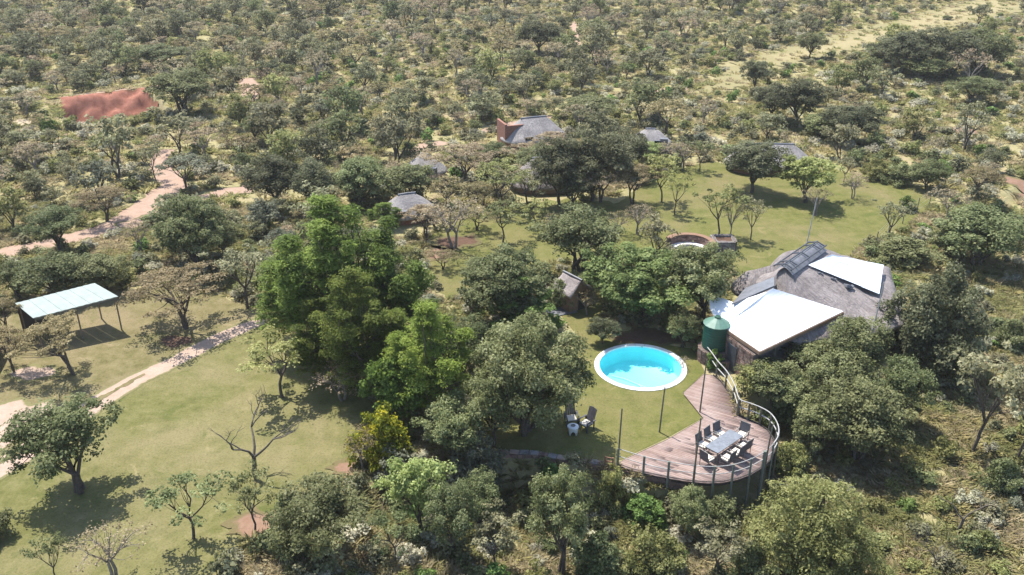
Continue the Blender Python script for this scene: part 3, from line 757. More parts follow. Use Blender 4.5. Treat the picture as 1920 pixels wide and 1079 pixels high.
# --- fire circle: curved stone wall with bench, and the planter beside it
fc = at(1292, 478); fw = empty('fire_circle_wall', (0, 0, 0)); tag(fw, 'curved red stone fire circle wall with a pale seat on the lawn', 'wall')
arc = [(fc.x + 1.75 * math.cos(R(a)), fc.y + 1.75 * math.sin(R(a))) for a in range(-35, 150, 14)]
stonewall('stones', arc, 0, .95, .3, fw, M['stone'], M['mortar'], seed=13)
mb = MB()
for r0, r1, z0, z1, nm_, mt in ((1.55, 1.98, .96, 1.04, 'coping', M['soil']), (1.1, 1.58, 0, .42, 'seat', M['white_bench'])):
    vs = []; A = list(range(-35, 151, 8))
    for a in A:
        for r_, z_ in ((r0, z0), (r1, z0), (r1, z1), (r0, z1)): vs.append((fc.x + r_ * math.cos(R(a)), fc.y + r_ * math.sin(R(a)), z_))
    fs = [(i * 4 + k, i * 4 + (k + 1) % 4, (i + 1) * 4 + (k + 1) % 4, (i + 1) * 4 + k) for i in range(len(A) - 1) for k in range(4)] + [(0, 1, 2, 3), tuple((len(A) - 1) * 4 + k for k in (3, 2, 1, 0))]
    MB().add(vs, fs).build(nm_, mt, fw)
pc = at(1358, 474); pw = empty('stone_planter', (0, 0, 0)); tag(pw, 'square dark stone planter with trees growing out beside the fire circle', 'planter')
sq = [(pc.x - .75, pc.y - .1), (pc.x + .75, pc.y - .1), (pc.x + .8, pc.y + 1.3), (pc.x - .75, pc.y + 1.3), (pc.x - .75, pc.y - .1)]
stonewall('stones', sq, 0, .95, .22, pw, M['greystone'], M['mortar'], seed=14)
MB().prism([(a * .98 + pc.x * .02, b) for a, b in sq[:4]], .3, .82).build('soil', M['litter'], pw)

# ------------------------------------------------------------------ pool
pool = empty('swimming_pool', (*POOLC, 0)); tag(pool, 'round turquoise swimming pool with white coping set in the lawn', 'pool')
MB().lathe([(POOLR, .07), (POOLR, -.95), (POOLR - .08, -1.02), (0.001, -1.10)], 72).build('basin', M['liner'], pool, True)
nC = 28
for k in range(nC):
    a0, a1 = 2 * math.pi * k / nC, 2 * math.pi * (k + 1) / nC - .008; vs = []
    wdt = .28 if True else 0
    for j in range(4):
        a = a0 + (a1 - a0) * j / 3
        for r_, z_ in ((POOLR - .03, -.02), (POOLR + wdt, -.05), (POOLR + wdt, .055), (POOLR - .01, .075), (POOLR - .03, .06)): vs.append((r_ * math.cos(a), r_ * math.sin(a), z_))
    fs = [(j * 5 + i, j * 5 + (i + 1) % 5, (j + 1) * 5 + (i + 1) % 5, (j + 1) * 5 + i) for j in range(3) for i in range(5)] + [(0, 1, 2, 3, 4), (19, 18, 17, 16, 15)]
    MB().add(vs, fs).build('coping_stone', M['coping'], pool)
link('water', MB().lathe([(POOLR - .02, -.14), (POOLR * .6, -.14), (0.001, -.14)], 72).mesh('water', M['water'], True, True), pool)
# suction hose of the pool cleaner on the floor
MB().tube([(-1.6, .6, -.98), (-.9, .3, -1.0), (-.1, -.35, -1.02), (.2, -1.0, -1.0), (-.5, -1.7, -.98)], .022, 6).tube([(-.1, -.35, -1.02), (.9, -1.2, -1.0), (1.5, -1.5, -.97)], .022, 6).build('cleaner_hose', M['tarp'], pool)

# ------------------------------------------------------------------ deck
DZ = .12
DECK_IN = [(1157, 869), (1170, 860), (1250, 823), (1320, 783), (1281, 735), (1320, 700)]
DECK_OUT = [(1338, 703), (1352, 715), (1366, 735), (1374, 752), (1382, 777), (1400, 785), (1422, 794), (1440, 806), (1452, 826), (1453, 845), (1444, 862), (1428, 876), (1408, 888), (1384, 897), (1355, 903), (1325, 904), (1290, 901), (1255, 895), (1215, 887), (1180, 878)]
dpoly = [G(a, b, DZ)[:2] for a, b in DECK_IN + DECK_OUT]
deck = empty('timber_deck', (0, 0, 0)); tag(deck, 'curved brown timber deck raised above the slope beside the pool', 'deck')
dv = np.array((.87, -.49)); du = np.array((-dv[1], dv[0])); dp = np.array(dpoly)
def scan(v):
    s = dp @ du; w = dp @ dv; out = []
    for i in range(len(dp)):
        a, b = s[i], s[(i + 1) % len(dp)]
        if (a > v) != (b > v): out.append(w[i] + (v - a) / (b - a) * (w[(i + 1) % len(dp)] - w[i]))
    return sorted(out)
s_ = dp @ du; v = s_.min() + .02; V = []; Fq = []; T = []; bw = .138
while v < s_.max() - .02:
    v1 = min(v + bw - .012, s_.max() - .005)
    m_ = scan((v + v1) / 2); A = scan(v + .002); B = scan(v1)
    if len(A) != len(m_): A = m_
    if len(B) != len(m_): B = m_
    for i in range(0, len(m_) - 1, 2):
        cuts = [0] + sorted(random.uniform(.15, .85) for _ in range(int((m_[i + 1] - m_[i]) / 3))) + [1]
        for c0, c1 in zip(cuts[:-1], cuts[1:]):
            q = [du * w_ + dv * x_ for w_, x_ in ((v, A[i] + (A[i + 1] - A[i]) * c0), (v, A[i] + (A[i + 1] - A[i]) * c1 - .01), (v1, B[i] + (B[i + 1] - B[i]) * c1 - .01), (v1, B[i] + (B[i + 1] - B[i]) * c0))]
            z = DZ + random.uniform(-.003, .003); b0 = len(V)
            V += [(p[0], p[1], z) for p in q] + [(p[0], p[1], z - .035) for p in q]
            Fq += [(b0, b0 + 1, b0 + 2, b0 + 3), (b0 + 7, b0 + 6, b0 + 5, b0 + 4)] + [(b0 + k, b0 + 4 + k, b0 + 4 + (k + 1) % 4, b0 + (k + 1) % 4) for k in range(4)]
            t_ = random.random(); T += [t_] * 6
    v += bw
me = npmesh('boards', np.array(V), np.array(Fq), M['board'], T); o = link('boards', me, deck); o['kind'] = 'stuff'
MB().prism([(p[0], p[1]) for p in dp], DZ - .12, DZ - .045).build('joist_layer', M['fascia'], deck)
full = [Vector(G(a, b, DZ)) for a, b in [(1157, 869)] + DECK_OUT[::-1]]
for i in range(len(full) - 1):
    a, b = full[i], full[i + 1]; d = b - a
    MB().box((a + b) / 2 + Vector((0, 0, -.10)), (d.length + .03, .05, .25), math.atan2(d.y, d.x)).build('edge_board', M['fascia'], deck)
# retaining wall below lawn and deck
rw = empty('retaining_wall', (0, 0, 0)); tag(rw, 'red brown stone retaining wall along the terrace edge under the deck', 'wall')
wp = [g2(a, b) for a, b in ((790, 862), (870, 852), (955, 848), (1010, 851), (1080, 864), (1140, 872))] + [G(a, b, DZ)[:2] for a, b in ((1160, 872), (1215, 884), (1255, 891), (1290, 896))] + [(9.2, 37.6)]
stonewall('stones', wp, lambda x, y: -2.4, -.02, .32, rw, M['stone'], M['mortar'], seed=15)
for a, b in zip(wp[:5], wp[1:6]):
    a, b = Vector((*a, 0)), Vector((*b, 0)); d = b - a; k_ = max(1, int(d.length / .48))
    for j in range(k_):
        q = a.lerp(b, (j + .5) / k_); MB().box(q + Vector((random.uniform(-.02, .02), random.uniform(-.03, .03), .035)), (d.length / k_ - .03, random.uniform(.28, .38), random.uniform(.07, .12)), math.atan2(d.y, d.x) + random.uniform(-.08, .08)).build('coping_stone', random.choice((M['pinkcap'], M['greystone'], M['stone'])), rw, bevel=.015)

# railing: posts, two rails on the steep side, two cables along the front
rl = empty('deck_railing', (0, 0, 0)); tag(rl, 'grey pole railing following the curved outer edge of the timber deck', 'railing')
posts = [(1343, 706), (1360, 726), (1374, 752), (1383, 778), (1402, 786), (1424, 795), (1442, 807), (1454, 827), (1455, 847), (1446, 863), (1430, 877), (1405, 891), (1372, 902), (1337, 906), (1300, 904), (1252, 897), (1206, 887), (1158, 872)]
PW = [Vector(G(a, b, DZ)) for a, b in posts]
for k, p in enumerate(PW):
    zb = H1(p.x, p.y); r_ = .06 if k not in (3, 10) else .09
    if 0.02 > zb > -.4: zb = -.4
    MB().tube([(p.x, p.y, zb - .3), (p.x, p.y, DZ + 1.0)], r_, 8).build('post', M['postgreen'] if k > 8 else M['pole'], rl)
def smooth3(P, k=4):
    out = []
    for i in range(len(P) - 1):
        a = P[max(i - 1, 0)]; b = P[i]; c = P[i + 1]; d = P[min(i + 2, len(P) - 1)]
        for j in range(k):
            t = j / k; out.append(.5 * ((2 * b) + (c - a) * t + (2 * a - 5 * b + 4 * c - d) * t * t + (3 * b - a - 3 * c + d) * t ** 3))
    return out + [P[-1]]
st_ = [Vector(G(1318, 672, DZ)), Vector(G(1332, 690, DZ))]
for h_, nm_ in ((1.02, 'top_rail'), (.58, 'middle_rail')):
    MB().tube(smooth3([p + Vector((0, 0, h_)) for p in st_ + PW[:10]]), .032, 8).build(nm_, M['rail'], rl, True)
    MB().tube(smooth3([p + Vector((0, 0, h_ - .04)) for p in PW[9:]]), .022, 6).build('cable', M['rail'], rl, True)
# light poles
def pole(px, py, top, lb, lean=0.0, z=None):
    p = Vector(G(px, py, DZ if z is None else z)); t = p.z
    while proj(p.x, p.y, t)[1] > top and t < 8: t += .03
    o = MB().tube([(p.x, p.y, p.z - .9 if py > 850 else p.z - .3), (p.x + lean * .5, p.y, (p.z + t) / 2), (p.x + lean, p.y, t)], [.046, .042, .034], 8).build('light_pole', M['pole']); tag(o, lb, 'pole', 'dark poles round the deck and pool lawn')
pole(1158, 872, 766, 'dark pole at the corner where deck railing meets retaining wall', .05)
pole(1236, 811, 727, 'dark slim pole standing on the lawn between pool and deck', .1, 0)
pole(1312, 773, 676, 'dark pole on the deck edge nearest the pool', .08)
pole(1299, 906, 784, 'dark pole of the deck railing beside the dining table end', .06)
pole(1434, 874, 795, 'short dark pole at the outer railing beyond the dining table', .1)

# dining set
tbl_c = (Vector(G(1322, 837, .87)) + Vector(G(1344, 850, .87)) + Vector(G(1394, 816, .87)) + Vector(G(1371, 806, .87))) / 4
ex = Vector(G(1394, 816, .87)) - Vector(G(1344, 850, .87)); trz = math.atan2(ex.y, ex.x)
tb = empty('dining_table', (tbl_c.x, tbl_c.y, DZ), trz); tag(tb, 'long grey outdoor dining table on the timber deck', 'table')
TLn, TWd = 2.2, .82
for s in (-1, 1): MB().box((s * TLn / 4, 0, .73), (TLn / 2 - .012, TWd, .035)).build('top_panel', M['tabletop'], tb, bevel=.006)
MB().box((0, TWd / 2 - .06, .68), (TLn - .2, .04, .06)).box((0, -TWd / 2 + .06, .68), (TLn - .2, .04, .06)).box((TLn / 2 - .08, 0, .68), (.04, TWd - .16, .06)).box((-TLn / 2 + .08, 0, .68), (.04, TWd - .16, .06)).build('apron', M['frame'], tb)
for sx in (-1, 1):
    for sy in (-1, 1): MB().box((sx * (TLn / 2 - .09), sy * (TWd / 2 - .07), .33), (.06, .06, .66)).build('leg', M['frame'], tb)
def chair_parts():
    L = []
    L.append(('seat', MB().box((0, 0, .42), (.52, .5, .04)).mesh('seat', M['frame'])))
    L.append(('cushion', MB().box((0, -.01, .47), (.5, .48, .07)).mesh('cushion', M['cushion'])))
    L.append(('backrest', MB().box((0, .29, .74), (.5, .04, .6), 0, -.17).mesh('backrest', M['sling'])))
    L.append(('back_frame', MB().tube([(-.27, .24, .42), (-.27, .345, 1.04), (.27, .345, 1.04), (.27, .24, .42)], .022, 6).mesh('back_frame', M['frame'])))
    for s in (-1, 1):
        L.append(('armrest', MB().box((s * .28, 0, .65), (.05, .5, .03)).mesh('armrest', M['frame'])))
        for y in (-.23, .23): L.append(('leg', MB().tube([(s * .27, y, 0), (s * .27, y * .95, .64)], .02, 6).mesh('leg', M['frame'])))
    return L
CH = chair_parts()
def place(name, parts, loc, rz, label, cat, group):
    o = empty(name, loc, rz); tag(o, label, cat, group)
    for nm_, me in parts: link(nm_, me, o)
    return o
tm = Matrix.Translation((tbl_c.x, tbl_c.y, DZ)) @ Matrix.Rotation(trz, 4, 'Z')
for i, x in enumerate((-.72, 0, .72)):
    for s in (1, -1):
        p = tm @ Vector((x + random.uniform(-.04, .04), s * (.74 + random.uniform(-.03, .05)), 0))
        which = ('far from the rail bend', 'middle of its row', 'nearest the rail bend')[i]
        place('dining_chair', CH, p, trz + (0 if s > 0 else math.pi) + random.uniform(-.08, .08), f'cream cushioned chair on the {"lawn" if s > 0 else "railing"} side of the table, ' + which, 'chair', 'chairs round the deck dining table')
place('dining_chair', CH, tm @ Vector((1.5, -.05, 0)), trz - math.pi / 2 + .12, 'cream cushioned dining chair at the table end facing away from the rail bend', 'chair', 'chairs round the deck dining table')
place('dining_chair', CH, tm @ Vector((-1.48, -.08, 0)), trz + math.pi / 2 - .1, 'dark backed dining chair at the table end near the retaining wall side', 'chair', 'chairs round the deck dining table')

# garden chairs and drum table on the pool lawn
def gchair_parts():
    L = [('seat', MB().box((0, 0, .36), (.56, .56, .05), 0, .08).mesh('seat', M['garden_chair'])), ('cushion', MB().box((0, -.05, .42), (.48, .46, .06), 0, .08).mesh('cushion', M['cushion']))]
    for k in range(5): L.append(('back_slat', MB().box((-.22 + k * .11, .38, .76 + .03 * (2 - abs(k - 2))), (.095, .03, .8), 0, -.32).mesh('back_slat', M['garden_chair'])))
    for s in (-1, 1):
        L.append(('armrest', MB().box((s * .33, .02, .6), (.09, .62, .03)).mesh('armrest', M['garden_chair'])))
        for y in (-.25, .27): L.append(('leg', MB().box((s * .3, y, .29), (.05, .06, .58)).mesh('leg', M['garden_chair'])))
    return L
GC = gchair_parts()
gd = 'dark garden chairs by the drum table'
place('garden_chair', GC, Vector(G(1071, 795)), R(10), 'dark high backed garden chair directly behind the white drum table', 'chair', gd)
place('garden_chair', GC, Vector(G(1099, 805)), R(-48), 'dark garden chair with cream cushion turned toward the white drum table', 'chair', gd)
dt = empty('drum_table', Vector(G(1074, 814))); tag(dt, 'small white drum shaped plastic table between the dark garden chairs', 'table')
MB().lathe([(.001, .52), (.27, .52), (.30, .50), (.31, .46), (.295, .44)], 24).build('top', M['white_plastic'], dt, True)
mb = MB(); n_ = 32; vs = []
for k in range(n_):
    a = 2 * math.pi * k / n_; arch = .30 if k % 8 in (2, 3, 4, 5, 6) else 0
    arch = (.30, .26, .20, .02, 0, .02, .20, .26)[k % 8]
    for r_, z_ in ((.285, .45), (.265, arch)): vs.append((r_ * math.cos(a), r_ * math.sin(a), z_))
    for r_, z_ in ((.265, .45), (.245, arch)): vs.append((r_ * math.cos(a), r_ * math.sin(a), z_))
fs = []
for k in range(n_):
    j = (k + 1) % n_; fs += [(k * 4, k * 4 + 1, j * 4 + 1, j * 4), (k * 4 + 2, j * 4 + 2, j * 4 + 3, k * 4 + 3), (k * 4 + 1, k * 4 + 3, j * 4 + 3, j * 4 + 1)]
mb.add(vs, fs).build('arched_skirt', M['white_plastic'], dt, True)
MB().lathe([(.12, .522), (.13, .55), (.10, .55), (.09, .53), (.001, .53)], 16).build('ashtray', M['frame'], dt)
# little wooden gate by the retaining wall
gt = empty('wooden_gate', Vector(G(1141, 874)) + Vector((0, 0, -.35)), R(-20)); tag(gt, 'small red brown wooden gate frame at the end of the retaining wall', 'gate')
for s in (-1, 1): MB().box((s * .2, 0, .45), (.06, .06, .9)).build('post', M['wood'], gt)
for z in (.4, .62, .84): MB().box((0, 0, z), (.34, .04, .06)).build('rail', M['wood'], gt)
# wire fence along the upper lawn
fe = empty('wire_fence', (0, 0, 0)); tag(fe, 'thin wire fence with bare posts along the far edge of the upper lawn', 'fence')
fp = [at(a, b) for a, b in ((1640, 468), (1665, 440), (1692, 420), (1718, 402), (1742, 385), (1768, 364), (1800, 350))]
for p in fp: MB().tube([(p.x, p.y, p.z - .2), (p.x + random.uniform(-.05, .05), p.y, p.z + 1.5)], .035, 6).build('post', M['pole'], fe)
for z in (.35, .75, 1.15, 1.4): MB().tube([p + Vector((0, 0, z)) for p in fp], .006, 4).build('wire', M['rail'], fe)

# ------------------------------------------------------------------ trees
def leaves(C, rad, per, size, seed, flat=1.0, aspect=1.6, up=.6, shell=.55, droop=0.0):
    """leaf quads round clump centres C (n,3) with radii rad (n,); returns V, F, tint"""
    r = np.random.default_rng(seed); n = len(C); idx = np.repeat(np.arange(n), per); m = len(idx)
    d = r.normal(size=(m, 3)); d /= np.linalg.norm(d, axis=1)[:, None]
    d[:, 2] = np.where(d[:, 2] < -.35, -d[:, 2] * .6, d[:, 2])
    q = (shell + (1 - shell) * r.random(m)) * np.where(r.random(m) < .12, 1.25, 1)
    P = C[idx] + d * (rad[idx] * q)[:, None] * np.array((1, 1, flat))
    P[:, 2] -= droop * (np.hypot(d[:, 0], d[:, 1]) * rad[idx]) ** 2
    nr = d * .7 + np.array((0, 0, up)) + r.normal(size=(m, 3)) * .45; nr /= np.linalg.norm(nr, axis=1)[:, None]
    t = np.cross(nr, r.normal(size=(m, 3))); t /= np.linalg.norm(t, axis=1)[:, None] + 1e-9; b = np.cross(nr, t)
    s = size * r.uniform(.6, 1.35, m)[:, None]
    w = s / aspect
    bend = nr * s * r.uniform(-.25, .25, (m, 1))
    V = np.stack([P - t * s * .5, P - b * w * .5 + bend, P + t * s * .5, P + b * w * .5 + bend], 1).reshape(-1, 3)
    ct = r.random(n); tint = np.clip(.5 + (ct[idx] - .5) * .75 + r.normal(size=m) * .22, 0, 1)
    return V, np.arange(m * 4).reshape(-1, 4), tint
def limb(mb, a, b, r0, r1, rr, bow=.12, n=3, sides=5):
    a, b = Vector(a), Vector(b); L = (b - a).length; pts = []; rad = []
    off = Vector((rr.uniform(-1, 1), rr.uniform(-1, 1), rr.uniform(-.2, .8))) * bow * L
    for i in range(n + 1):
        f = i / n; p = a.lerp(b, f) + off * math.sin(math.pi * f) + Vector((rr.uniform(-1, 1), rr.uniform(-1, 1), rr.uniform(-1, 1))) * (.03 * L if 0 < i < n else 0)
        pts.append(p); rad.append(r0 + (r1 - r0) * f)
    mb.tube(pts, rad, sides, caps=False); return pts
def tree_mesh(key, leaf, H, W, shape, seed, nc=40, per=60, size=.24, crad=.5, stems=1, tr=.13, bark=BARK, flat=.8, base=.38, aspect=1.6, shell=.5, up=.6, nb=26, lean=0.0, droop=0.0):
    r = np.random.default_rng(seed); rr = random.Random(seed); Rw = W / 2 - crad * .6; C = []
    ph = r.uniform(0, 6.28, 4)
    def lobe(a): return 1 + .16 * math.sin(2 * a + ph[0]) + .14 * math.sin(3 * a + ph[1]) + .10 * math.sin(5 * a + ph[2])
    while len(C) < nc:
        a = r.uniform(0, 2 * math.pi)
        if shape == 'umbrella':
            q = math.sqrt(r.random()); x = Rw * lobe(a) * q
            z = H * (.93 - .20 * q * q) - crad * flat - abs(r.normal()) * .07 * H
        elif shape == 'plates':
            k = rr.randrange(5); za = (.45, .58, .70, .82, .93)[k]; rw = (.85, 1.0, .92, .72, .42)[k]
            q = math.sqrt(r.random()) ; x = Rw * rw * q * (1 + .28 * math.sin(2 * a + ph[k % 4] + k * 2)); z = H * (za - .05 * q * q) + r.normal() * .02 * H
        elif shape == 'plumes':
            if not C: PLM = [(math.sqrt(rr.random()) * .8, rr.uniform(0, 6.28)) for _ in range(10)] + [(0.05, 0)]
            pq, pa_ = rr.choice(PLM); th_ = H * (1 - .42 * pq ** 1.5); f = r.random() ** .8
            zl = H * .22 + (th_ - H * .22) * f; sp = W * .19 * (1 - f) ** .7 * math.sqrt(r.random())
            cx_, cy_ = Rw * pq * (.55 + .45 * f) * math.cos(pa_) + sp * math.cos(a), Rw * pq * (.55 + .45 * f) * math.sin(pa_) + sp * math.sin(a)
            a = math.atan2(cy_, cx_); x = math.hypot(cx_, cy_); z = zl
        elif shape == 'shrub':
            q = r.random() ** .45; e = math.acos(r.random()); x = Rw * lobe(a) * q * math.sin(e); z = (H - crad) * (q * math.cos(e)) * .95 + crad * .5
        elif shape == 'sparse':
            q = .35 + .65 * r.random(); x = Rw * lobe(a) * q; z = H * (.95 - .42 * r.random() * q)
        else:
            q = r.random() ** (1 / 2.6); u = r.uniform(-.75, 1); s = math.sqrt(1 - u * u); zc = H * (1 + base) / 2; hz = H * (1 - base) / 2 - crad * .5
            x = Rw * lobe(a) * q * s * (1.0 if u > -.2 else .85); z = zc + hz * q * u * (1 + .12 * math.sin(2 * a + ph[3]))
        C.append((x * math.cos(a) + lean * z, x * math.sin(a), max(z, crad * .3)))
    C = np.array(C); rad = crad * r.uniform(.6, 1.25, len(C))
    V, F_, t = leaves(C, rad, per, size, seed + 1, flat, aspect, up, shell, droop)
    crown = npmesh(key + '_crown', V, F_, LEAF[leaf], t)
    mb = MB()
    if shape == 'shrub':
        for k in range(min(nb, 9)):
            c = C[rr.randrange(len(C))]; limb(mb, (rr.uniform(-.15, .15), rr.uniform(-.15, .15), -.2), c, tr, tr * .3, rr, .1)
    else:
        fz = H * (base if shape != 'umbrella' else .38) * .8
        groups = max(3, min(6, nc // 6)); ang = np.arctan2(C[:, 1], C[:, 0]); gid = ((ang + math.pi + ph[0]) / (2 * math.pi) * groups).astype(int) % groups
        tops = []
        for s in range(stems):
            o = Vector((rr.uniform(-.18, .18), rr.uniform(-.18, .18), -.25)) * (1 if stems > 1 else .2); o.z = -.25
            tp = Vector((rr.uniform(-.1, .1) * W * (.6 if stems > 1 else .35) + lean * fz, rr.uniform(-.1, .1) * W * (.6 if stems > 1 else .35), fz * rr.uniform(.85, 1.1)))
            limb(mb, o, tp, tr, tr * .72, rr, .07, 4, 7); tops.append(tp)
        for g in range(groups):
            ids = np.where(gid == g)[0]
            if not len(ids): continue
            m = C[ids].mean(0); tgt = Vector((m[0] * .8, m[1] * .8, fz + (m[2] - fz) * .8)); s = tops[g % stems]
            pts = limb(mb, s, tgt, tr * .62, tr * .25, rr, .13, 4)
            rr.shuffle(l := list(ids))
            for c in l[:max(2, nb // groups)]:
                limb(mb, pts[rr.choice((1, 2, 3, 4))], C[c], tr * .24, tr * .06, rr, .1)
    trunk = mb.mesh(key + '_trunk', bark, True)
    return dict(crown=crown, trunk=trunk, H=H, W=W)
def dead_mesh(key, seed, H, W, tr=.09, n0=4, bark=DEADBARK):
    rr = random.Random(seed); mb = MB()
    def grow(p, d, L, r_, lv):
        q = p + d * L; pts = limb(mb, p, q, r_, r_ * .55, rr, .1, 3)
        if lv == 0: return
        for k in range(rr.choice((2, 3)) if lv > 1 else 2):
            nd = (d + Vector((rr.uniform(-1, 1), rr.uniform(-1, 1), rr.uniform(-.25, .6))) * .8).normalized()
            grow(pts[-1] if k == 0 else pts[rr.choice((2, 3))], nd, L * rr.uniform(.5, .75), r_ * .55, lv - 1)
    b = Vector((0, 0, -.2)); t = Vector((rr.uniform(-.1, .1), 0, H * .33)); limb(mb, b, t, tr, tr * .8, rr, .05)
    for k in range(n0):
        a = 2 * math.pi * k / n0 + rr.uniform(-.4, .4); grow(t, Vector((math.cos(a) * .75, math.sin(a) * .75, .8)).normalized(), H * .38, tr * .55, 3)
    return dict(crown=None, trunk=mb.mesh(key + '_trunk', bark, True), H=H, W=W)

T = {}
def defs():
    # near species, fine leaves
    for s in range(3):
        T[f'thorn{s}'] = tree_mesh(f'thorn{s}', ('thorn', 'thorn', 'rust')[s], 4.6, 6.0, 'umbrella', 10 + s, 72, 80, .15, .52, 2, .13, flat=.42, aspect=1.9, shell=.35, nb=44)
        T[f'grey{s}'] = tree_mesh(f'grey{s}', 'greyn', 5.0, 5.2, 'round', 20 + s, 105, 115, .155, .55, (3, 1, 2)[s], .15, base=.30, flat=.85, nb=40)
        T[f'mid{s}'] = tree_mesh(f'mid{s}', 'mid', 5.0, 5.0, 'round', 30 + s, 125, 120, .165, .55, 2, .13, base=.16, flat=.85)
        T[f'dark{s}'] = tree_mesh(f'dark{s}', 'dark', 5.5, 5.2, 'round', 40 + s, 130, 125, .16, .55, 1, .16, base=.2, flat=.85)
        T[f'feather{s}'] = tree_mesh(f'feather{s}', 'feather', 9.5, 7.0, 'plumes', 50 + s, 250, 150, .19, .62, 1, .2, flat=.40, aspect=3.4, base=.3, shell=.25, up=.9, nb=70, droop=.22)
        T[f'shrub{s}'] = tree_mesh(f'shrub{s}', ('greyn', 'mid', 'olive')[s], 2.2, 3.0, 'shrub', 60 + s, 75, 100, .135, .36, 1, .05)
        T[f'sparse{s}'] = tree_mesh(f'sparse{s}', ('mid', 'olive', 'grey')[s], 3.6, 3.4, 'sparse', 70 + s, 26, 46, .16, .36, 1, .075, base=.4, nb=26)
        T[f'bare{s}'] = tree_mesh(f'bare{s}', ('rust', 'rust', 'thorn')[s], 3.6, 4.2, 'umbrella', 80 + s, 50, 15, .13, .5, 2, .10, PALEBARK, flat=.5, shell=.2, nb=50)
    T['greybig'] = tree_mesh('greybig', 'greyn', 7.0, 7.6, 'round', 25, 270, 150, .155, .58, 2, .22, base=.02, flat=.85)
    T['leafy'] = tree_mesh('leafy', 'leafy', 6.5, 8.0, 'round', 91, 230, 120, .20, .62, 2, .2, base=.14, flat=.8, aspect=1.35)
    T['leafymid'] = tree_mesh('leafymid', 'mid', 6.0, 7.0, 'round', 92, 200, 120, .19, .6, 2, .2, base=.14, flat=.8, aspect=1.4)
    T['brightround'] = tree_mesh('brightround', 'bright', 3.6, 4.0, 'shrub', 93, 110, 85, .22, .42, 1, .07, aspect=1.4)
    T['lime'] = tree_mesh('lime', 'lime', 4.6, 4.6, 'round', 94, 95, 80, .2, .5, 3, .12, base=.25)
    T['gold'] = tree_mesh('gold', 'gold', 2.6, 3.2, 'shrub', 95, 85, 85, .16, .40, 1, .05)
    T['goldspeck'] = tree_mesh('goldspeck', 'feather', 4.5, 4.4, 'round', 96, 95, 85, .2, .55, 1, .1, base=.1)
    T['blue'] = tree_mesh('blue', 'blue', 3.4, 3.4, 'shrub', 97, 80, 85, .2, .45, 1, .06, aspect=2.6)
    T['bluethorn'] = tree_mesh('bluethorn', 'blue', 4.2, 5.0, 'umbrella', 98, 55, 60, .19, .5, 2, .11, flat=.5, aspect=2.0, shell=.3)
    T['olivebig'] = tree_mesh('olivebig', 'olive', 5.2, 6.6, 'shrub', 99, 250, 130, .155, .52, 1, .12, aspect=2.2, up=.8)
    T['evergreen'] = tree_mesh('evergreen', 'dark', 5.4, 5.6, 'shrub', 100, 330, 120, .15, .46, 1, .1, flat=.95, shell=.72)
    T['featherb'] = tree_mesh('featherb', 'featherb', 8.0, 5.4, 'plumes', 57, 210, 150, .17, .55, 1, .16, flat=.42, aspect=3.4, base=.3, shell=.25, up=.9, nb=50, droop=.22)
    T['dead'] = dead_mesh('dead', 5, 4.2, 3.6, .14, 3)
    T['deadshrub'] = dead_mesh('deadshrub', 9, 2.0, 3.0, .03, 8)
    T['snag'] = dead_mesh('snag', 14, 2.0, .6, .07, 2)
    # background stock: coarser leaves, one mesh with trunk
    for i, (lf, sh, H, W, n, per, sz, cr, st, bs) in enumerate((
            ('grey', 'round', 4.6, 5.0, 46, 34, .30, .62, 2, .25), ('grey', 'round', 4.0, 4.2, 38, 34, .28, .58, 2, .18), ('mid', 'round', 4.4, 4.4, 44, 36, .28, .58, 1, .15), ('dark', 'round', 5.0, 5.0, 52, 36, .28, .6, 1, .15),
            ('thorn', 'umbrella', 3.9, 5.0, 34, 26, .26, .55, 2, .3), ('rust', 'umbrella', 3.6, 4.4, 34, 17, .22, .5, 2, .3), ('rust', 'sparse', 3.4, 3.8, 22, 14, .22, .5, 2, .3), ('blue', 'round', 3.6, 4.0, 36, 30, .28, .55, 1, .2), ('olive', 'round', 3.8, 4.2, 40, 34, .27, .55, 2, .15), ('grey', 'sparse', 3.9, 3.8, 26, 26, .26, .5, 2, .3))):
        T[f'far{i}'] = tree_mesh(f'far{i}', lf, H, W, sh, 200 + i, n, per, sz, cr, st, .11, PALEBARK if lf == 'rust' else BARK, flat=.45 if sh == 'umbrella' else .85, base=bs, nb=16)
defs()

def plant(px, py, top, wpx, key, label, name='tree', cat='tree', group=None, rz=None, squash=1.0):
    p = at(px, py); d = T[key]; W = 1.1 * wpx * depth(*p) / FPX
    h = .4
    while proj(p.x, p.y, p.z + h)[1] > top and h < 16: h += .05
    h = max(h * .95 - W * .06, .4)
    o = empty(name, p, random.uniform(0, 6.28) if rz is None else rz)
    o.scale = (W / d['W'], W / d['W'] * squash, h / d['H']); tag(o, label, cat, group)
    if label in TILT: o.rotation_euler = (Matrix.Rotation(TILT[label], 4, 'Y') @ Matrix.Rotation(o.rotation_euler.z, 4, 'Z')).to_euler()
    sh = name.endswith('shrub')
    if d['crown']: link('foliage' if sh else 'crown', d['crown'], o)
    link('stem' if sh else 'trunk', d['trunk'], o)
    HERO.append((p.x, p.y, W / 2))
    return o
HERO = []
TILT = {'grey green multi stemmed tree alone on the lawn beside the driveway': -.12, 'wide olive brown umbrella thorn tree right of the carport': -.13, 'yellowish thorn tree with a slanting trunk in front of the carport roof': -.36, 'small olive green open tree at the lawn edge beneath the feathery trees': -.1}
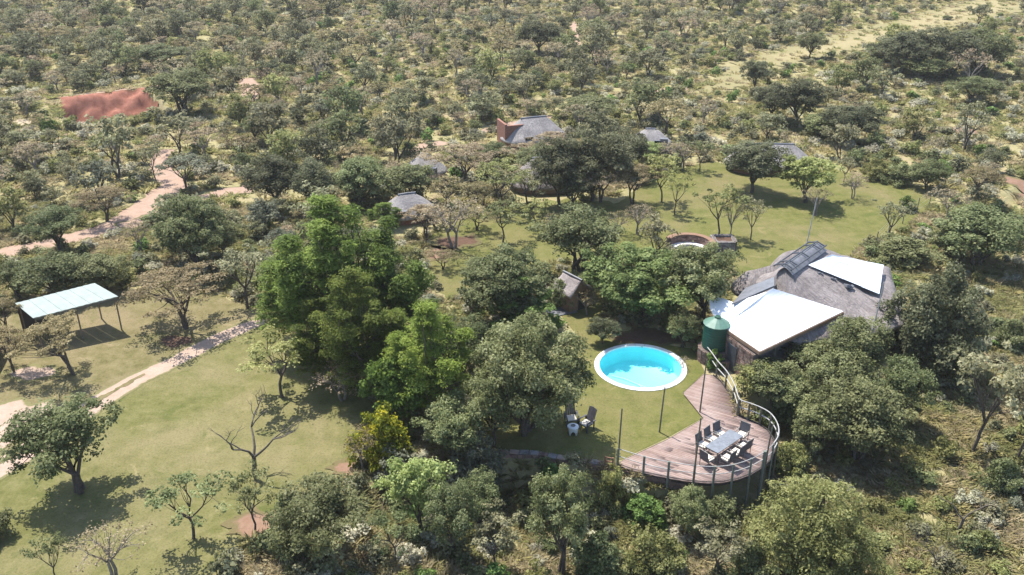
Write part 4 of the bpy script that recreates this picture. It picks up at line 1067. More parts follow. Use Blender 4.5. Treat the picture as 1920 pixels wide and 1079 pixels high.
HT = [
 # lower left lawn
 (150, 922, 742, 200, 'grey0', 'grey_leaved_tree', 'grey green multi stemmed tree alone on the lawn beside the driveway', 1.0),
 (345, 617, 484, 200, 'thorn0', 'thorn_tree', 'wide olive brown umbrella thorn tree right of the carport', .4),
 (135, 702, 574, 150, 'thorn1', 'thorn_tree', 'yellowish thorn tree with a slanting trunk in front of the carport roof', 2.0),
 (28, 698, 598, 90, 'thorn1', 'thorn_tree', 'small yellowish thorn tree next to the brick outbuilding corner', None),
 (530, 745, 622, 140, 'sparse1', 'thorn_tree', 'small olive green open tree at the lawn edge beneath the feathery trees', None),
 (640, 752, 668, 120, 'bare0', 'bare_tree', 'low greyish leafless tree in the shade of the feathery trees', None),
 (482, 898, 762, 120, 'dead', 'dead_tree', 'bare dead forked tree standing on the open lawn', 2.2),
 (362, 1012, 892, 135, 'sparse0', 'sapling_tree', 'young bright green tree with two leaf clumps at the lawn bottom', None),
 (218, 1084, 966, 140, 'bare1', 'thorn_tree', 'pinkish brown almost leafless thorn tree at the bottom of the lawn', None),
 (108, 1090, 1005, 70, 'sparse0', 'sapling_tree', 'small green sapling beside the pinkish leafless thorn tree', None),
 (480, 1000, 886, 95, 'sparse0', 'sapling_tree', 'thin leafy young tree below the dead forked tree', None),
 (-15, 1010, 930, 90, 'shrub0', 'leafy_shrub', 'grey green shrub on the lawn cut by the picture edge', None),
 # slope below the terrace
 (612, 1065, 898, 185, 'grey1', 'bush_tree', 'big dense grey green bush beside the thin young tree', None),
 (545, 1045, 915, 90, 'shrub1', 'leafy_shrub', 'green shrub leaning on the big dense bush', None),
 (718, 866, 748, 105, 'gold', 'golden_shrub', 'golden yellow leafed shrub at the foot of the bright feathery tree', None),
 (682, 880, 786, 85, 'bare2', 'bare_shrub', 'thin pale twiggy shrub beside the golden yellow shrub', None),
 (752, 925, 822, 105, 'blue', 'grey_shrub', 'rounded grey blue shrub below the golden yellow shrub', None),
 (792, 1000, 842, 118, 'lime', 'leafy_tree', 'light green leafy tree in front of the grey blue shrub', None),
 (850, 1050, 895, 112, 'grey1', 'bush_tree', 'grey green slope tree between light green tree and retaining wall', None),
 (740, 1060, 960, 95, 'sparse0', 'bush_tree', 'mid green bush below the light green leafy tree', None),
 (930, 1075, 960, 110, 'sparse2', 'bush_tree', 'loose grey green tree on the slope below the retaining wall', None),
 (900, 1000, 880, 95, 'mid2', 'bush_tree', 'dark shaded bush under the blue green conifer', None),
 (1048, 1078, 866, 135, 'grey2', 'bush_tree', 'tall narrow grey green tree below the terrace wall', None),
 (1120, 1080, 985, 110, 'shrub0', 'leafy_shrub', 'grey shrub at the foot of the tall narrow grey tree', None),
 (1150, 925, 858, 60, 'shrub2', 'leafy_shrub', 'small yellow green shrub against the stone retaining wall', None),
 (1040, 930, 862, 75, 'brightround', 'leafy_shrub', 'bright green shrub just below the terrace wall coping', None),
 (1208, 985, 918, 85, 'brightround', 'leafy_shrub', 'bright lime broad leafed shrub beneath the deck posts', None),
 (1225, 1085, 990, 115, 'shrub2', 'leafy_shrub', 'olive green shrub below the bright lime shrub', None),
 (1288, 1005, 910, 80, 'mid0', 'bush_tree', 'dark bush in the shade under the deck overhang', None),
 (1350, 985, 925, 80, 'shrub1', 'leafy_shrub', 'green shrub under the deck between its posts', None),
 (1345, 1085, 990, 105, 'sparse2', 'bush_tree', 'mid green bush left of the wide yellow green tree', None),
 (1510, 1075, 856, 235, 'olivebig', 'leafy_tree', 'wide yellow green feathery bush tree below the deck', None),
 (1400, 1088, 1010, 90, 'shrub0', 'grey_shrub', 'greyish shrub tucked against the wide yellow green tree', None),
 (1480, 885, 822, 70, 'shrub2', 'leafy_shrub', 'yellow green shrub touching the deck railing bend', None),
 # right of the deck, below the lodge
 (1450, 760, 672, 120, 'mid1', 'bush_tree', 'grey green bush just outside the deck railing', None),
 (1420, 735, 668, 80, 'shrub2', 'leafy_shrub', 'yellow green shrub at the top of the deck railing', None),
 (1480, 790, 690, 120, 'shrub1', 'leafy_shrub', 'green shrub mass outside the railing bend', None),
 (1500, 690, 618, 110, 'grey2', 'bush_tree', 'grey green tree against the shaded veranda of the lodge', None),
 (1594, 722, 580, 118, 'mid2', 'bush_tree', 'round topped green tree in front of the thatched hip', None),
 (1560, 780, 640, 150, 'grey1', 'bush_tree', 'grey green tree between the veranda and the deck', None),
 (1605, 865, 705, 165, 'mid0', 'bush_tree', 'large dark green tree on the slope right of the deck', None),
 (1530, 850, 730, 120, 'mid2', 'bush_tree', 'dark green tree behind the wide yellow green tree', None),
 (1680, 800, 665, 110, 'grey0', 'bush_tree', 'greyish tree below the black green evergreen', None),
 (1738, 690, 468, 176, 'evergreen', 'evergreen_tree', 'very dense dark evergreen dome tree overlapping the lodge roof', None),
 (1825, 850, 645, 150, 'sparse2', 'bush_tree', 'tall loose grey green tree right of the dark evergreen', None),
 (1905, 870, 700, 110, 'sparse2', 'bush_tree', 'grey green tree cut by the picture edge below the hillside', None),
 (1872, 920, 852, 80, 'shrub0', 'grey_shrub', 'round grey shrub among tall grass on the right slope', None),
 (1796, 998, 918, 26, 'snag', 'dead_snag', 'thin burnt snag standing in the grassy slope', None),
 (1748, 1078, 985, 120, 'deadshrub', 'dead_shrub', 'dark leafless shrub at the bottom of the grassy slope', None),
 (1830, 500, 376, 165, 'mid0', 'bush_tree', 'large dense bush beside the fence beyond the evergreen', None),
 (1690, 492, 434, 120, 'shrub1', 'leafy_shrub', 'light green spreading shrub above the evergreen crown', None),
 (1770, 470, 420, 70, 'shrub0', 'grey_shrub', 'grey shrub next to the large dense bush by the fence', None),
 (1666, 450, 370, 72, 'sparse2', 'bush_tree', 'small loose grey tree at the lawn corner by the fence', None),
 (1700, 396, 362, 34, 'brightround', 'sapling_tree', 'tiny bright green sapling inside the wire fence', None),
 (1735, 355, 292, 70, 'mid1', 'bush_tree', 'rounded green bush on the far lawn edge', None),
 (1685, 345, 300, 60, 'shrub1', 'leafy_shrub', 'green hedge shrub along the far lawn edge', None),
 (1640, 335, 290, 50, 'shrub2', 'leafy_shrub', 'low hedge shrub where the upper lawn meets the bush', None),
 (1832, 375, 300, 85, 'thorn0', 'thorn_tree', 'flat topped thorn tree just outside the wire fence corner', None),
 (1890, 650, 590, 70, 'shrub0', 'grey_shrub', 'grey green shrub on the slope beyond the evergreen', None),
 # middle
 (560, 650, 425, 205, 'feather0', 'feathery_tree', 'tall feathery green tree closest to the driveway end', .3),
 (640, 670, 330, 250, 'feather1', 'feathery_tree', 'tallest feathery green tree in the middle of the grove', 1.4),
 (745, 660, 376, 220, 'feather2', 'feathery_tree', 'feathery green tree on the chalet side of the grove', 2.5),
 (680, 740, 470, 200, 'feather0', 'feathery_tree', 'shaded feathery tree between the grove and the bright one', 4.0),
 (815, 800, 545, 185, 'featherb', 'feathery_tree', 'bright yellow green feathery tree in front of the grove', 5.1),
 (600, 715, 540, 150, 'feather1', 'feathery_tree', 'shaded feathery tree at the lawn edge of the grove', 2.0),
 (760, 740, 560, 140, 'feather0', 'feathery_tree', 'dark feathery tree filling the gap behind the bright one', 3.0),
 (870, 720, 580, 120, 'mid1', 'bush_tree', 'dark green tree between bright feathery and broad grey olive trees', None),
 (925, 838, 690, 140, 'grey1', 'bush_tree', 'grey green bush filling the base of the broad grey olive tree', None),
 (1005, 800, 700, 95, 'grey2', 'bush_tree', 'lower grey bush next to the garden chairs', None),
 (850, 860, 740, 120, 'mid0', 'bush_tree', 'dark leafy bush under the bright feathery tree', None),
 (740, 800, 655, 110, 'goldspeck', 'leafy_tree', 'low yellow green tree left of the bright feathery tree', None),
 (985, 812, 566, 232, 'greybig', 'bush_tree', 'broad rounded grey olive tree overhanging the garden chairs', None),
 (895, 910, 775, 115, 'blue', 'conifer_tree', 'blue green drooping conifer at the foot of the broad grey olive tree', None),
 (372, 505, 352, 140, 'leafymid', 'round_tree', 'dense round green tree between dirt track and carport', None),
 (112, 478, 380, 110, 'grey1', 'bush_tree', 'grey green tree in front of the dirt track at the carport back', None),
 (110, 560, 462, 130, 'mid1', 'bush_tree', 'dark green tree directly behind the carport roof', None),
 (195, 550, 470, 100, 'mid2', 'bush_tree', 'leafy green tree behind the right end of the carport', None),
 (235, 530, 490, 50, 'shrub2', 'leafy_shrub', 'yellow green shrub at the right end of the carport', None),
 (40, 560, 480, 90, 'grey2', 'bush_tree', 'grey tree behind the left end of the carport', None),
 (15, 640, 545, 70, 'thorn1', 'thorn_tree', 'olive thorn tree at the left end of the carport', None),
 (465, 578, 452, 120, 'sparse2', 'thorn_tree', 'grey green thorn tree between umbrella thorn and feathery grove', None),
 (265, 475, 400, 60, 'bare0', 'bare_shrub', 'leafless grey shrub between the two dirt tracks', None),
 (950, 605, 452, 165, 'leafymid', 'round_tree', 'dark leafy tree behind the bright bush near the hut', None),
 (985, 622, 505, 125, 'brightround', 'leafy_shrub', 'bright green broad leafed bush in front of the small hut', None),
 (885, 600, 530, 60, 'bluethorn', 'bush_tree', 'blue grey bush at the shaded side of the hut thicket', None),
 (1082, 522, 376, 160, 'grey0', 'bush_tree', 'olive grey tree behind the small thatched hut', None),
 (1120, 500, 400, 90, 'grey1', 'bush_tree', 'darker grey tree joined to the olive grey tree behind the hut', None),
 (1205, 598, 446, 215, 'leafy', 'round_tree', 'large bright leaved tree shading the pool', None),
 (1308, 612, 442, 150, 'grey2', 'bush_tree', 'olive tree between the bright leaved tree and white roof', None),
 (1280, 652, 578, 64, 'mid1', 'bush_tree', 'dark bush between the pool and the green water tank', None),
 (1130, 645, 592, 60, 'dark1', 'bush_tree', 'small dark bush at the pool end of the bright leaved tree', None),
 (1100, 590, 535, 60, 'bare2', 'bare_shrub', 'straw coloured shrub in front of the hut gable', None),
 (1278, 690, 668, 32, 'bare0', 'bare_shrub', 'small dry shrub between pool coping and deck', None),
 (1340, 690, 650, 36, 'brightround', 'leafy_shrub', 'bright green plant at the foot of the water tank', None),
 (943, 455, 372, 78, 'sparse0', 'bush_tree', 'small round green tree on the dry lawn', None),
 (848, 465, 348, 115, 'bare0', 'thorn_tree', 'brownish umbrella tree over reddish leaf litter', None),
 (800, 450, 370, 80, 'thorn2', 'thorn_tree', 'pale tan thorn tree beside the tall feathery grove', None),
 (942, 398, 296, 105, 'sparse1', 'thorn_tree', 'open forked thorn tree in front of the hidden purple thatch', None),
 (868, 348, 252, 125, 'thorn2', 'thorn_tree', 'tan umbrella thorn between the two grey chalet roofs', None),
 (856, 338, 304, 36, 'brightround', 'leafy_shrub', 'small vivid green bush below the tan umbrella thorn', None),
 (1050, 388, 240, 110, 'dark0', 'dark_tree', 'dark tree at the hut end of the cluster over the purple thatch', None),
 (1112, 376, 226, 130, 'dark1', 'dark_tree', 'tallest dark tree of the cluster over the purple thatch', None),
 (1170, 330, 232, 100, 'dark2', 'dark_tree', 'dark tree at the far end of the cluster over the purple thatch', None),
 (1010, 330, 265, 90, 'mid1', 'dark_tree', 'mid green tree against the purple thatched chalet', None),
 (1125, 380, 285, 110, 'thorn2', 'thorn_tree', 'tan flat topped thorn tree in front of the dark cluster', None),
 (1185, 385, 290, 95, 'thorn1', 'thorn_tree', 'yellowish flat topped thorn at the lawn edge of the dark cluster', None),
 (1240, 380, 288, 75, 'sparse1', 'thorn_tree', 'slim olive thorn tree on the lawn edge', None),
 (1265, 403, 322, 55, 'sparse1', 'thorn_tree', 'slender yellow green tree on the upper lawn', None),
 (1278, 318, 256, 75, 'bare1', 'thorn_tree', 'greyish leafless tree at the back of the upper lawn', None),
 (1313, 322, 262, 50, 'sparse0', 'bush_tree', 'narrow dark green tree beside the greyish leafless one', None),
 (1195, 440, 372, 75, 'bare1', 'thorn_tree', 'orange tinged leafless tree on the upper lawn', None),
 (1410, 362, 250, 118, 'dark2', 'dark_tree', 'dark round headed tree on the upper lawn before the long chalet', None),
 (1510, 380, 280, 108, 'lime', 'lime_tree', 'pale lime green tree on the upper lawn', None),
 (1346, 445, 342, 85, 'sparse1', 'thorn_tree', 'sparse thorn tree growing from the stone planter', None),
 (1368, 445, 362, 50, 'bare2', 'thorn_tree', 'second thin tree growing from the stone planter', None),
 (1407, 450, 368, 55, 'sparse2', 'thorn_tree', 'leaning sparse tree on the lawn beside the stone planter', None),
 (1527, 405, 340, 60, 'bare1', 'bare_tree', 'thin leafless pinkish tree in front of the pale lime tree', None),
 (1582, 342, 290, 45, 'sparse2', 'bush_tree', 'slim dark stemmed tree by the far lawn edge', None),
 (1597, 373, 312, 55, 'bare0', 'bare_tree', 'small orange tinged bare tree on the open lawn', None),
 # behind the grove and chalets
 (520, 392, 276, 105, 'dark0', 'dark_tree', 'dark green tree behind the feathery grove near the track fork', None),
 (588, 395, 290, 100, 'dark1', 'dark_tree', 'second dark green tree behind the tallest feathery tree', None),
 (680, 385, 285, 105, 'mid0', 'round_tree', 'leafy green tree behind the grove toward the small chalet', None),
 (765, 385, 295, 105, 'mid2', 'round_tree', 'leafy green tree hiding the front of the small chalet', None),
 (420, 480, 400, 70, 'mid1', 'bush_tree', 'green bush beside the dense round tree at the track fork', None),
 (350, 358, 276, 95, 'bluethorn', 'thorn_tree', 'blue grey thorn tree at the bend of the dirt track', None),
 (292, 340, 262, 55, 'sparse2', 'thorn_tree', 'thin tree standing at the edge of the sandy track', None),
 (203, 416, 336, 105, 'thorn0', 'thorn_tree', 'brown olive umbrella thorn inside the track bend', None),
 (483, 268, 208, 60, 'grey2', 'bush_tree', 'round silvery bush in the scrub beyond the track', None),
 (345, 215, 118, 130, 'grey0', 'bush_tree', 'large grey green tree right of the red clay bank', None),
 (305, 130, 74, 100, 'grey2', 'bush_tree', 'broad grey green tree above the red clay bank', None),
 (1012, 100, 30, 85, 'dark1', 'dark_tree', 'dark round tree by the sandy trail far back', None),
 (1045, 70, 22, 45, 'dark2', 'dark_tree', 'narrow dark tree touching the sandy trail far back', None),
 (1490, 238, 134, 95, 'dark0', 'dark_tree', 'tall dark tree in the thicket behind the long chalet', None),
 (1445, 225, 150, 70, 'dark2', 'dark_tree', 'slim dark tree at the side of the chalet thicket', None),
 (1590, 268, 186, 115, 'dark1', 'dark_tree', 'wide dark tree of the thicket behind the lime tree', None),
 (1540, 260, 205, 85, 'mid2', 'dark_tree', 'green tree in the middle of the thicket behind the chalet', None),
 (1413, 172, 104, 50, 'dark2', 'dark_tree', 'lone dark oval tree in the grassy clearing', None),
 (1518, 112, 56, 55, 'grey1', 'bush_tree', 'round grey tree standing alone on the grassy strip', None),
 (1775, 38, 28, 20, 'mid0', 'bush_tree', 'tiny round bush alone on the grassy strip', None),
 (1690, 138, 44, 120, 'dark0', 'dark_tree', 'dark tree at the strip side of the big thicket', None),
 (1760, 142, 38, 125, 'dark1', 'dark_tree', 'dark tree in the middle of the big thicket', None),
 (1830, 140, 44, 105, 'mid0', 'dark_tree', 'green tree at the outer end of the big thicket', None),
 (1730, 150, 95, 90, 'mid1', 'dark_tree', 'lighter green front tree of the big thicket', None),
 (1650, 115, 78, 70, 'grey1', 'bush_tree', 'grey tree at the corner of the big thicket', None),
 (1825, 195, 134, 105, 'grey2', 'bush_tree', 'grey green tree with a leaning trunk on the right hillside', None),
 (1240, 225, 168, 120, 'dark2', 'dark_tree', 'dark wide tree above the low grey chalet', None),
 (905, 388, 332, 75, 'thorn1', 'thorn_tree', 'yellowish thorn between the tan umbrella and the open forked thorn', None),
 (962, 352, 302, 65, 'thorn2', 'thorn_tree', 'tan thorn beside the purple thatched chalet', None),
 (893, 432, 378, 75, 'thorn1', 'thorn_tree', 'low yellow thorn behind the small round lawn tree', None),
 (1005, 428, 372, 62, 'sparse1', 'thorn_tree', 'slim open tree on the lawn before the purple thatch', None),
 (1038, 445, 392, 70, 'bare2', 'thorn_tree', 'straw coloured bare tree behind the hut trees', None),
 (925, 305, 262, 60, 'mid1', 'bush_tree', 'small green tree below the brick parapet', None),
 (905, 525, 478, 70, 'mid2', 'bush_tree', 'low green bush on the dry lawn behind the hut thicket', None),
 (832, 505, 462, 62, 'thorn1', 'thorn_tree', 'low olive thorn at the edge of the feathery grove', None),
 (1085, 330, 282, 70, 'grey1', 'bush_tree', 'grey tree behind the dark cluster', None),
 (1160, 440, 385, 60, 'bare2', 'thorn_tree', 'thin straw tree on the upper lawn near the dark cluster', None),
 (1040, 300, 236, 85, 'thorn2', 'thorn_tree', 'broad tan thorn covering the grey roof of the parapet chalet', None),
 (988, 385, 306, 85, 'sparse2', 'thorn_tree', 'loose grey tree screening the purple thatched chalet', None),
 (1092, 560, 505, 60, 'mid2', 'bush_tree', 'small green bush against the hut gable', None),
 (1050, 575, 515, 55, 'shrub1', 'leafy_shrub', 'green shrub at the lit roof side of the hut', None),
 (985, 312, 258, 70, 'thorn2', 'thorn_tree', 'tan thorn tree in front of the brick parapet chalet', None),
 (1045, 310, 250, 75, 'bare1', 'thorn_tree', 'pale thorn tree hiding the end of the parapet chalet roof', None),
 (1000, 392, 318, 75, 'sparse2', 'thorn_tree', 'grey thorn tree before the wall of the purple thatched chalet', None),
 (1075, 392, 300, 85, 'dark0', 'dark_tree', 'dark front tree casting shade beside the purple thatched chalet', None),
 (830, 362, 318, 55, 'bare1', 'thorn_tree', 'small brownish tree next to the small pale chalet', None),
 (722, 430, 372, 70, 'feather1', 'feathery_tree', 'small feathery tree against the pale chalet wall', None),
 (815, 425, 380, 60, 'thorn1', 'thorn_tree', 'small yellow thorn in front of the pale chalet roof', None),
 (1215, 300, 262, 65, 'lime', 'leafy_shrub', 'light green bush in front of the low grey chalet', None),
 (1255, 300, 258, 60, 'bare0', 'thorn_tree', 'greyish thorn tree beside the low grey chalet', None),
 (1105, 235, 170, 115, 'mid2', 'dark_tree', 'wide dark green tree above the brick parapet chalet', None),
]
HT = [h for h in HT if not h[6].startswith('dark wide tree above')]
for px, py, top, w, key, nm_, lb, rz in HT:
    cat = 'shrub' if nm_.endswith('shrub') else ('dead tree' if nm_.startswith('dead') else 'tree')
    plant(px, py, top, w, key, lb, nm_, cat, None, rz)

# ------------------------------------------------------------------ the bush all round: individuals in view, one mass beyond
BLD = [(*at(a, b)[:2], r_) for a, b, r_ in ((1000, 268, 4.5), (800, 338, 3), (765, 416, 3.2), (1440, 322, 5), (1218, 282, 3), (1015, 356, 3.6), (1078, 578, 2.2))]
TERR = pxpoly([(900, 850), (1157, 874)]) + [G(a, b, DZ)[:2] for a, b in DECK_OUT[::-1]] + pxpoly([(1322, 690), (1300, 640), (1130, 600), (1050, 560), (980, 720)])
CLEAR = [TERR, LAWN_A, LAWN_B, LAWN_C, LAWN_D, dpoly] + TRACKS + [[tuple(PA + PU * u + PV * v) for u, v in ((-3, -3), (PL + 3, -3), (PL + 3, 13), (-3, 13))]]
PITVIEW = [tuple(PA + PU * u + PV * v) for u, v in ((-4, 0), (PL + 1, 0), (PL + 4, 26), (0, 28))]
OPEN = [pxpoly([(1190, 215), (1300, 150), (1420, 110), (1500, 70), (1640, 30), (1800, -20), (1900, -20), (1800, 60), (1620, 110), (1560, 160), (1440, 205), (1330, 240)]),
        pxpoly([(1560, 330), (1660, 180), (1920, 60), (2100, 60), (2100, 600), (1900, 560), (1800, 420)])]
STRIPP = [P for P in TRACKS if len(P) == 12 and abs(P[0][1]) > 95][0]
GRASSY = {id(P) for P in CLEAR[-1:]} | {id(P) for P in TRACKS if len(P) == 12 and abs(P[0][1]) > 95}
def free(X, Y, grass=False):
    m = np.ones(len(X), bool)
    for P in CLEAR:
        if not (grass and id(P) in GRASSY): m &= ~inpoly(X, Y, P)
    if grass: m &= ~inpoly(X, Y, CLAYP)
    for bx_, by_, r_ in BLD: m &= np.hypot(X - bx_, Y - by_) > r_
    m &= ~inpoly(X, Y, [(11.3, 44.2), (14.6, 43.6), (24.6, 47.4), (26, 56.5), (17, 57.5), (12, 52)])
    return m
def inview(X, Y, mx=0):
    dep = Y * CP + CAMH * SP; u = 960 + FPX * X / dep; v = 539.5 - FPX * (Y * SP - CAMH * CP) / dep
    return (u > -60 - mx) & (u < 1980 + mx) & (v > -30 - mx) & (v < 1140 + mx), u, v
cand = []
NC = 16000
Y = 62 + (330 - 62) * rng.random(NC) ** .8; X = rng.uniform(-1, 1, NC) * (Y * .72 + 15)
ok = free(X, Y) & ~inpoly(X, Y, PITVIEW)
for k in (2, 4, 6):
    for P in TRACKS[:2]: ok &= ~inpoly(X * (Y + k) / Y, Y + k, P)
X, Y = X[ok], Y[ok]
_, U, Vp = inview(X, Y)
dn_ = np.where(U < 1150, .68, .27)
dn_ = dn_ * np.where(inpoly(X, Y, OPEN[0]), .05, 1) * np.where(inpoly(X, Y, OPEN[1]), .40, 1)
dn_ = dn_ * (.72 + .4 * noise2(X, Y, 26, 31))
keep = rng.random(len(X)) < dn_; X, Y = X[keep], Y[keep]
placed = []; grid = {}
for x, y in zip(X, Y):
    r_ = .85 + 1.6 * rng.random() ** 1.9
    if any((x - hx) ** 2 + (y - hy) ** 2 < (hr * .75 + r_ * .8) ** 2 for hx, hy, hr in HERO if abs(x - hx) < 8 and abs(y - hy) < 8): continue
    gx, gy = int(x // 5), int(y // 5)
    if any((x - a) ** 2 + (y - b) ** 2 < (.85 * (r_ + c)) ** 2 for i in (-1, 0, 1) for j in (-1, 0, 1) for a, b, c in grid.get((gx + i, gy + j), ())): continue
    grid.setdefault((gx, gy), []).append((x, y, r_)); placed.append((x, y, r_))
KIND = {0: ('bush_tree', 'rounded grey green tree', 'grey green bushveld trees'), 1: None, 2: ('green_bush_tree', 'compact mid green tree', 'mid green bushveld trees'), 3: ('dark_bush_tree', 'dark green bush tree', 'dark green bushveld trees'),
        4: ('scrub_thorn_tree', 'tan flat topped thorn tree', 'tan bushveld thorn trees'), 5: ('leafless_tree', 'pinkish brown nearly leafless tree', 'nearly leafless bushveld trees'), 7: ('silvery_bush_tree', 'silvery green tree', 'silvery bushveld trees'), 8: ('olive_bush_tree', 'yellowish olive tree', 'olive bushveld trees')}
SAME = {1: 0, 6: 5, 9: 0}
PX = np.array(placed); zz = hgt(PX[:, 0], PX[:, 1])
vis, U, Vp = inview(PX[:, 0], PX[:, 1])
w_l = np.array((.20, .13, .08, .05, .19, .13, .09, .02, .07, .04)); w_r = np.array((.17, .13, .10, .08, .13, .12, .12, .03, .07, .05))
kn = np.array([rng.choice(10, p=(w_l if u < 1200 else w_r) / (w_l if u < 1200 else w_r).sum()) for u in U])
LAND = [(at(a, b), t) for a, b, t in ((205, 190, 'round the red clay bank'), (300, 350, 'by the dirt track bend'), (60, 300, 'between clay bank and dirt track'), (600, 230, 'behind the feathery grove'), (600, 80, 'far behind the feathery grove'), (820, 230, 'behind the small pale chalet'), (1000, 180, 'behind the brick parapet chalet'), (1075, 60, 'beside the far sandy trail'), (850, 60, 'short of the far sandy trail'), (250, 60, 'far beyond the red clay bank'),
    (1250, 200, 'behind the low grey chalet'), (1300, 60, 'between sandy trail and grassy strip'), (1480, 190, 'behind the long grey chalet'), (1600, 70, 'along the grassy strip'), (1750, 120, 'round the big dark thicket'), (1800, 260, 'by the pink bare soil'), (1880, 420, 'outside the wire fence'), (1880, 10, 'past the end of the grassy strip'))]
order = np.argsort(PX[:, 1]); count = {}; mass = []
for i in order:
    k = int(kn[i]); kk = SAME.get(k, k); x, y, r_ = PX[i]; d = T[f'far{k}']
    s = r_ * 2 * rng.uniform(1.0, 1.35) / d['W']; sz = s * rng.uniform(.85, 1.2); rz = rng.uniform(0, 6.28)
    if vis[i] and count.get(kk, 0) < 290 and y < 205:
        count[kk] = count.get(kk, 0) + 1; nm_, lb, gp = KIND[kk]
        o = empty(nm_, (x, y, zz[i] - .05), rz); o.scale = (s, s, sz); lm = min(LAND, key=lambda q: (q[0].x - x) ** 2 + (q[0].y - y) ** 2)[1]; sw_ = s * d['W']
        tag(o, f"{'small' if sw_ < 3.3 else ('large' if sw_ > 4.3 else 'medium sized')} {lb} {lm}", 'tree', gp)
        link('crown', d['crown'], o); link('trunk', d['trunk'], o)
    else: mass.append((x, y, zz[i] - .05, rz, s, sz, k))
print('bush trees', sum(count.values()), count, 'mass', len(mass))

# geometry-node scatter of one uncountable mass
def scatter(name, protos, pts, rot, scl, idx, label=None, cat=None):
    pc_ = bpy.data.collections.new(name + '_stock')
    for j, me in enumerate(protos):
        for mm_ in (me if isinstance(me, (list, tuple)) else (me,)):
            po = bpy.data.objects.new(f'{name}_stock_{j:02d}', mm_); pc_.objects.link(po)
    me = bpy.data.meshes.new(name); me.vertices.add(len(pts)); me.vertices.foreach_set('co', np.asarray(pts, np.float32).ravel())
    for nm_, ty, arr in (('rot', 'FLOAT_VECTOR', rot), ('scl', 'FLOAT_VECTOR', scl)):
        a = me.attributes.new(nm_, ty, 'POINT'); a.data.foreach_set('vector', np.asarray(arr, np.float32).ravel())
    a = me.attributes.new('idx', 'INT', 'POINT'); a.data.foreach_set('value', np.asarray(idx, np.int32))
    o = link(name, me); tag(o, label, cat, kind='stuff')
    g = bpy.data.node_groups.new(name, 'GeometryNodeTree'); g.is_modifier = True
    g.interface.new_socket('Geometry', in_out='INPUT', socket_type='NodeSocketGeometry'); g.interface.new_socket('Geometry', in_out='OUTPUT', socket_type='NodeSocketGeometry')
    gi = g.nodes.new('NodeGroupInput'); go = g.nodes.new('NodeGroupOutput'); ip = g.nodes.new('GeometryNodeInstanceOnPoints'); ci = g.nodes.new('GeometryNodeCollectionInfo')
    ci.inputs['Collection'].default_value = pc_; ci.inputs['Separate Children'].default_value = True; ci.inputs['Reset Children'].default_value = True
    def attr(nm_, ty):
        n = g.nodes.new('GeometryNodeInputNamedAttribute'); n.data_type = ty; n.inputs['Name'].default_value = nm_; return n.outputs[0]
    ip.inputs['Pick Instance'].default_value = True
    g.links.new(gi.outputs[0], ip.inputs['Points']); g.links.new(ci.outputs[0], ip.inputs['Instance'])
    g.links.new(attr('idx', 'INT'), ip.inputs['Instance Index']); g.links.new(attr('rot', 'FLOAT_VECTOR'), ip.inputs['Rotation']); g.links.new(attr('scl', 'FLOAT_VECTOR'), ip.inputs['Scale'])
    g.links.new(ip.outputs[0], go.inputs[0])
    md = o.modifiers.new('scatter', 'NODES'); md.node_group = g
    return o
def joined(d, key):
    a, b = d['crown'], d['trunk']; V = []; Fs = []; mi = []; ti = []
    for j, me in enumerate((a, b)):
        o0 = len(V); V += [v.co[:] for v in me.vertices]
        for p in me.polygons: Fs.append([o0 + q for q in p.vertices]); mi.append(j)
    me = bpy.data.meshes.new(key); me.from_pydata(V, [], Fs); me.materials.append(a.materials[0]); me.materials.append(b.materials[0]); me.polygons.foreach_set('material_index', mi)
    t0 = np.zeros(len(a.polygons), np.float32); a.attributes['tint'].data.foreach_get('value', t0)
    at_ = me.attributes.new('tint', 'FLOAT', 'FACE'); at_.data.foreach_set('value', np.concatenate([t0, np.zeros(len(b.polygons), np.float32)])); return me
mass = np.array(mass)
scatter('far_bush', [joined(T[f'far{k}'], f'far_joined{k}') for k in range(10)], mass[:, :3], np.stack([mass[:, 3] * 0, mass[:, 3] * 0, mass[:, 3]], 1), np.stack([mass[:, 4], mass[:, 4], mass[:, 5]], 1), mass[:, 6], 'mixed grey green bushveld running on into the distance', 'bush')

# low scrub and grass
def tuft(key, n, h, w, leaf, seed):
    r = np.random.default_rng(seed); a = r.uniform(0, 6.28, n); b = r.uniform(0, w * .35, n); base = np.stack([b * np.cos(a), b * np.sin(a), np.zeros(n)], 1)
    ln = r.uniform(.25, .8, n)[:, None]; dr = np.stack([np.cos(a), np.sin(a), np.zeros(n)], 1) * ln * w
    hh = h * r.uniform(.6, 1.1, n); tip = base + dr; tip[:, 2] = hh; mid = base + dr * .35; mid[:, 2] = hh * .6
    sd = np.stack([-np.sin(a), np.cos(a), np.zeros(n)], 1) * .035
    V = np.stack([base - sd, base + sd, mid + sd * .9, tip, mid - sd * .9], 1).reshape(-1, 3)
    return npmesh(key, V, np.arange(n * 5).reshape(-1, 5), leaf, np.clip(r.normal(.5, .25, n), 0, 1))
GR = [leafmat('grass_straw', (.19, .16, .085), (.29, .245, .145), (.39, .33, .21), .45, k=1.35), leafmat('grass_green', (.11, .125, .034), (.185, .20, .062), (.27, .275, .11), .45, k=1.35), leafmat('grass_olive', (.155, .148, .05), (.25, .225, .088), (.34, .30, .14), .45, k=1.35)]
tufts = [tuft(f'tuft{k}', 22, .30, .60, GR[k], 300 + k) for k in range(3)]
low = [tree_mesh(f'low{k}', lf, .8, 1.1, 'shrub', 320 + k, 16, 30, .13, .24, 1, .02)['crown'] for k, lf in enumerate(('grey', 'blue', 'mid', 'olive', 'grey'))]
silver = leafmat('leaf_silver', (.17, .175, .13), (.27, .275, .215), (.38, .385, .31)); LEAF['silver'] = silver
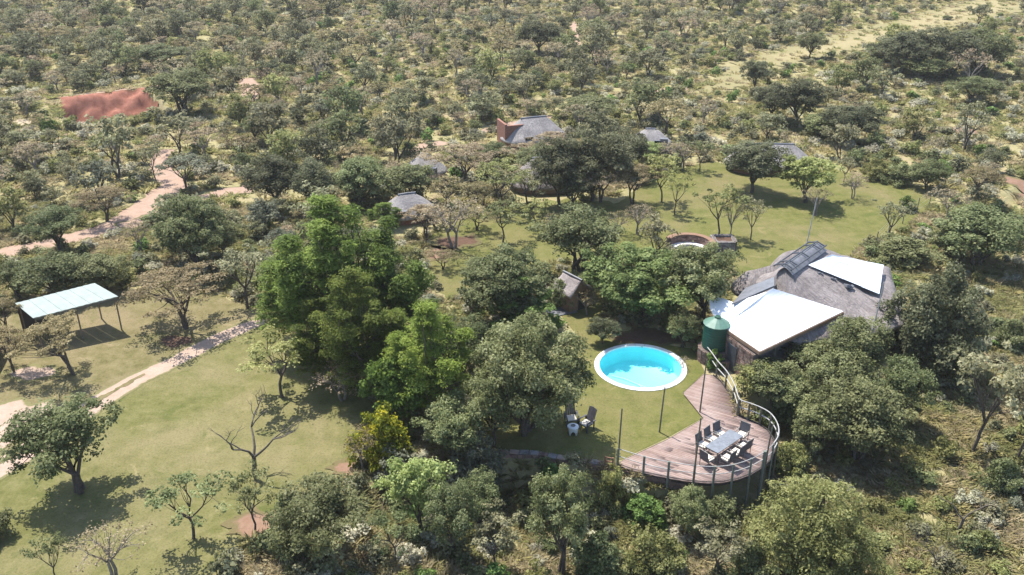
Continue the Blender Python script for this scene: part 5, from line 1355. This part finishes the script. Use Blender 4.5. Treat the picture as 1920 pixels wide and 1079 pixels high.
low.append(tree_mesh('low_silver', 'silver', .7, 1.0, 'shrub', 331, 14, 30, .11, .22, 1, .02)['crown'])
low.append(tree_mesh('low_bright', 'bright', .8, 1.0, 'shrub', 332, 14, 26, .14, .24, 1, .02)['crown'])
def field(n, ylo, yhi, pw=1.0, fac=.66, x0=14, grass=True):
    Y = ylo + (yhi - ylo) * rng.random(n) ** pw; X = rng.uniform(-1, 1, n) * (Y * fac + x0); m = free(X, Y, grass); v_, U, Vp = inview(X, Y, 60)
    X, Y = X[m & v_], Y[m & v_]; return X, Y, U[m & v_], Vp[m & v_]
# grass
Xa, Ya, Ua, Va = field(52000, 26, 75, 1.0); Xb, Yb, Ub, Vb = field(42000, 75, 230, .9)
X = np.concatenate([Xa, Xb]); Y = np.concatenate([Ya, Yb]); n = len(X)
cl = .5 + .5 * noise2(X, Y, 5, 41); kp = rng.random(n) < np.clip(.5 + .6 * cl, .3, 1) * np.where(inpoly(X, Y, STRIPP), .3, 1); X, Y = X[kp], Y[kp]; n = len(X)
tone = noise2(X, Y, 7, 42) + rng.normal(0, .5, n); gi_ = np.where(tone > .35, 0, np.where(tone < -.3, 1, 2))
s = rng.uniform(.6, 1.25, n) * np.where(Y > 75, 1.5, 1.0)
scatter('veld_grass', tufts, np.stack([X, Y, hgt(X, Y)], 1), np.stack([0 * X, 0 * X, rng.uniform(0, 6.28, n)], 1), np.stack([s, s, s * rng.uniform(.6, 1.2, n)], 1), gi_, 'rough straw and olive veld grass covering the slopes and bush floor', 'grass')
# low scrub
Xa, Ya, Ua, Va = field(2600, 26, 75, grass=False); Xb, Yb, Ub, Vb = field(5200, 75, 220, .9, grass=False)
X = np.concatenate([Xa, Xb]); Y = np.concatenate([Ya, Yb]); n = len(X)
kp = rng.random(n) < np.where((X > 8) & (Y < 75), .62, 1); X, Y = X[kp], Y[kp]; n = len(X)
ki = rng.choice(7, n, p=(.22, .02, .14, .20, .10, .26, .06)); s = rng.uniform(.6, 1.6, n) * np.where(Y > 75, 1.35, 1.0)
scatter('low_scrub', low, np.stack([X, Y, hgt(X, Y)], 1), np.stack([0 * X, 0 * X, rng.uniform(0, 6.28, n)], 1), np.stack([s, s, s * rng.uniform(.7, 1.2, n)], 1), ki, 'knee high grey and green scrub scattered through the grass', 'scrub')
print('tris', sum(len(m.polygons) for m in bpy.data.meshes) * 2)

# thin air haze round the whole place
hz = MB().box((0, 1490, 15), (3720, 3640, 50)).build('haze', bpy.data.materials.new('haze')); hz['kind'] = 'stuff'
hm = hz.data.materials[0]; hm.use_nodes = True; t = hm.node_tree
for n in list(t.nodes): t.nodes.remove(n)
ho = t.nodes.new('ShaderNodeOutputMaterial'); hv = t.nodes.new('ShaderNodeVolumePrincipled')
hv.inputs['Color'].default_value = (.95, .94, .91, 1); hv.inputs['Density'].default_value = .00025; hv.inputs['Anisotropy'].default_value = .2
t.links.new(hv.outputs[0], ho.inputs['Volume'])
tag(hz, 'faint pale haze in the air over the bush', 'haze', kind='stuff')
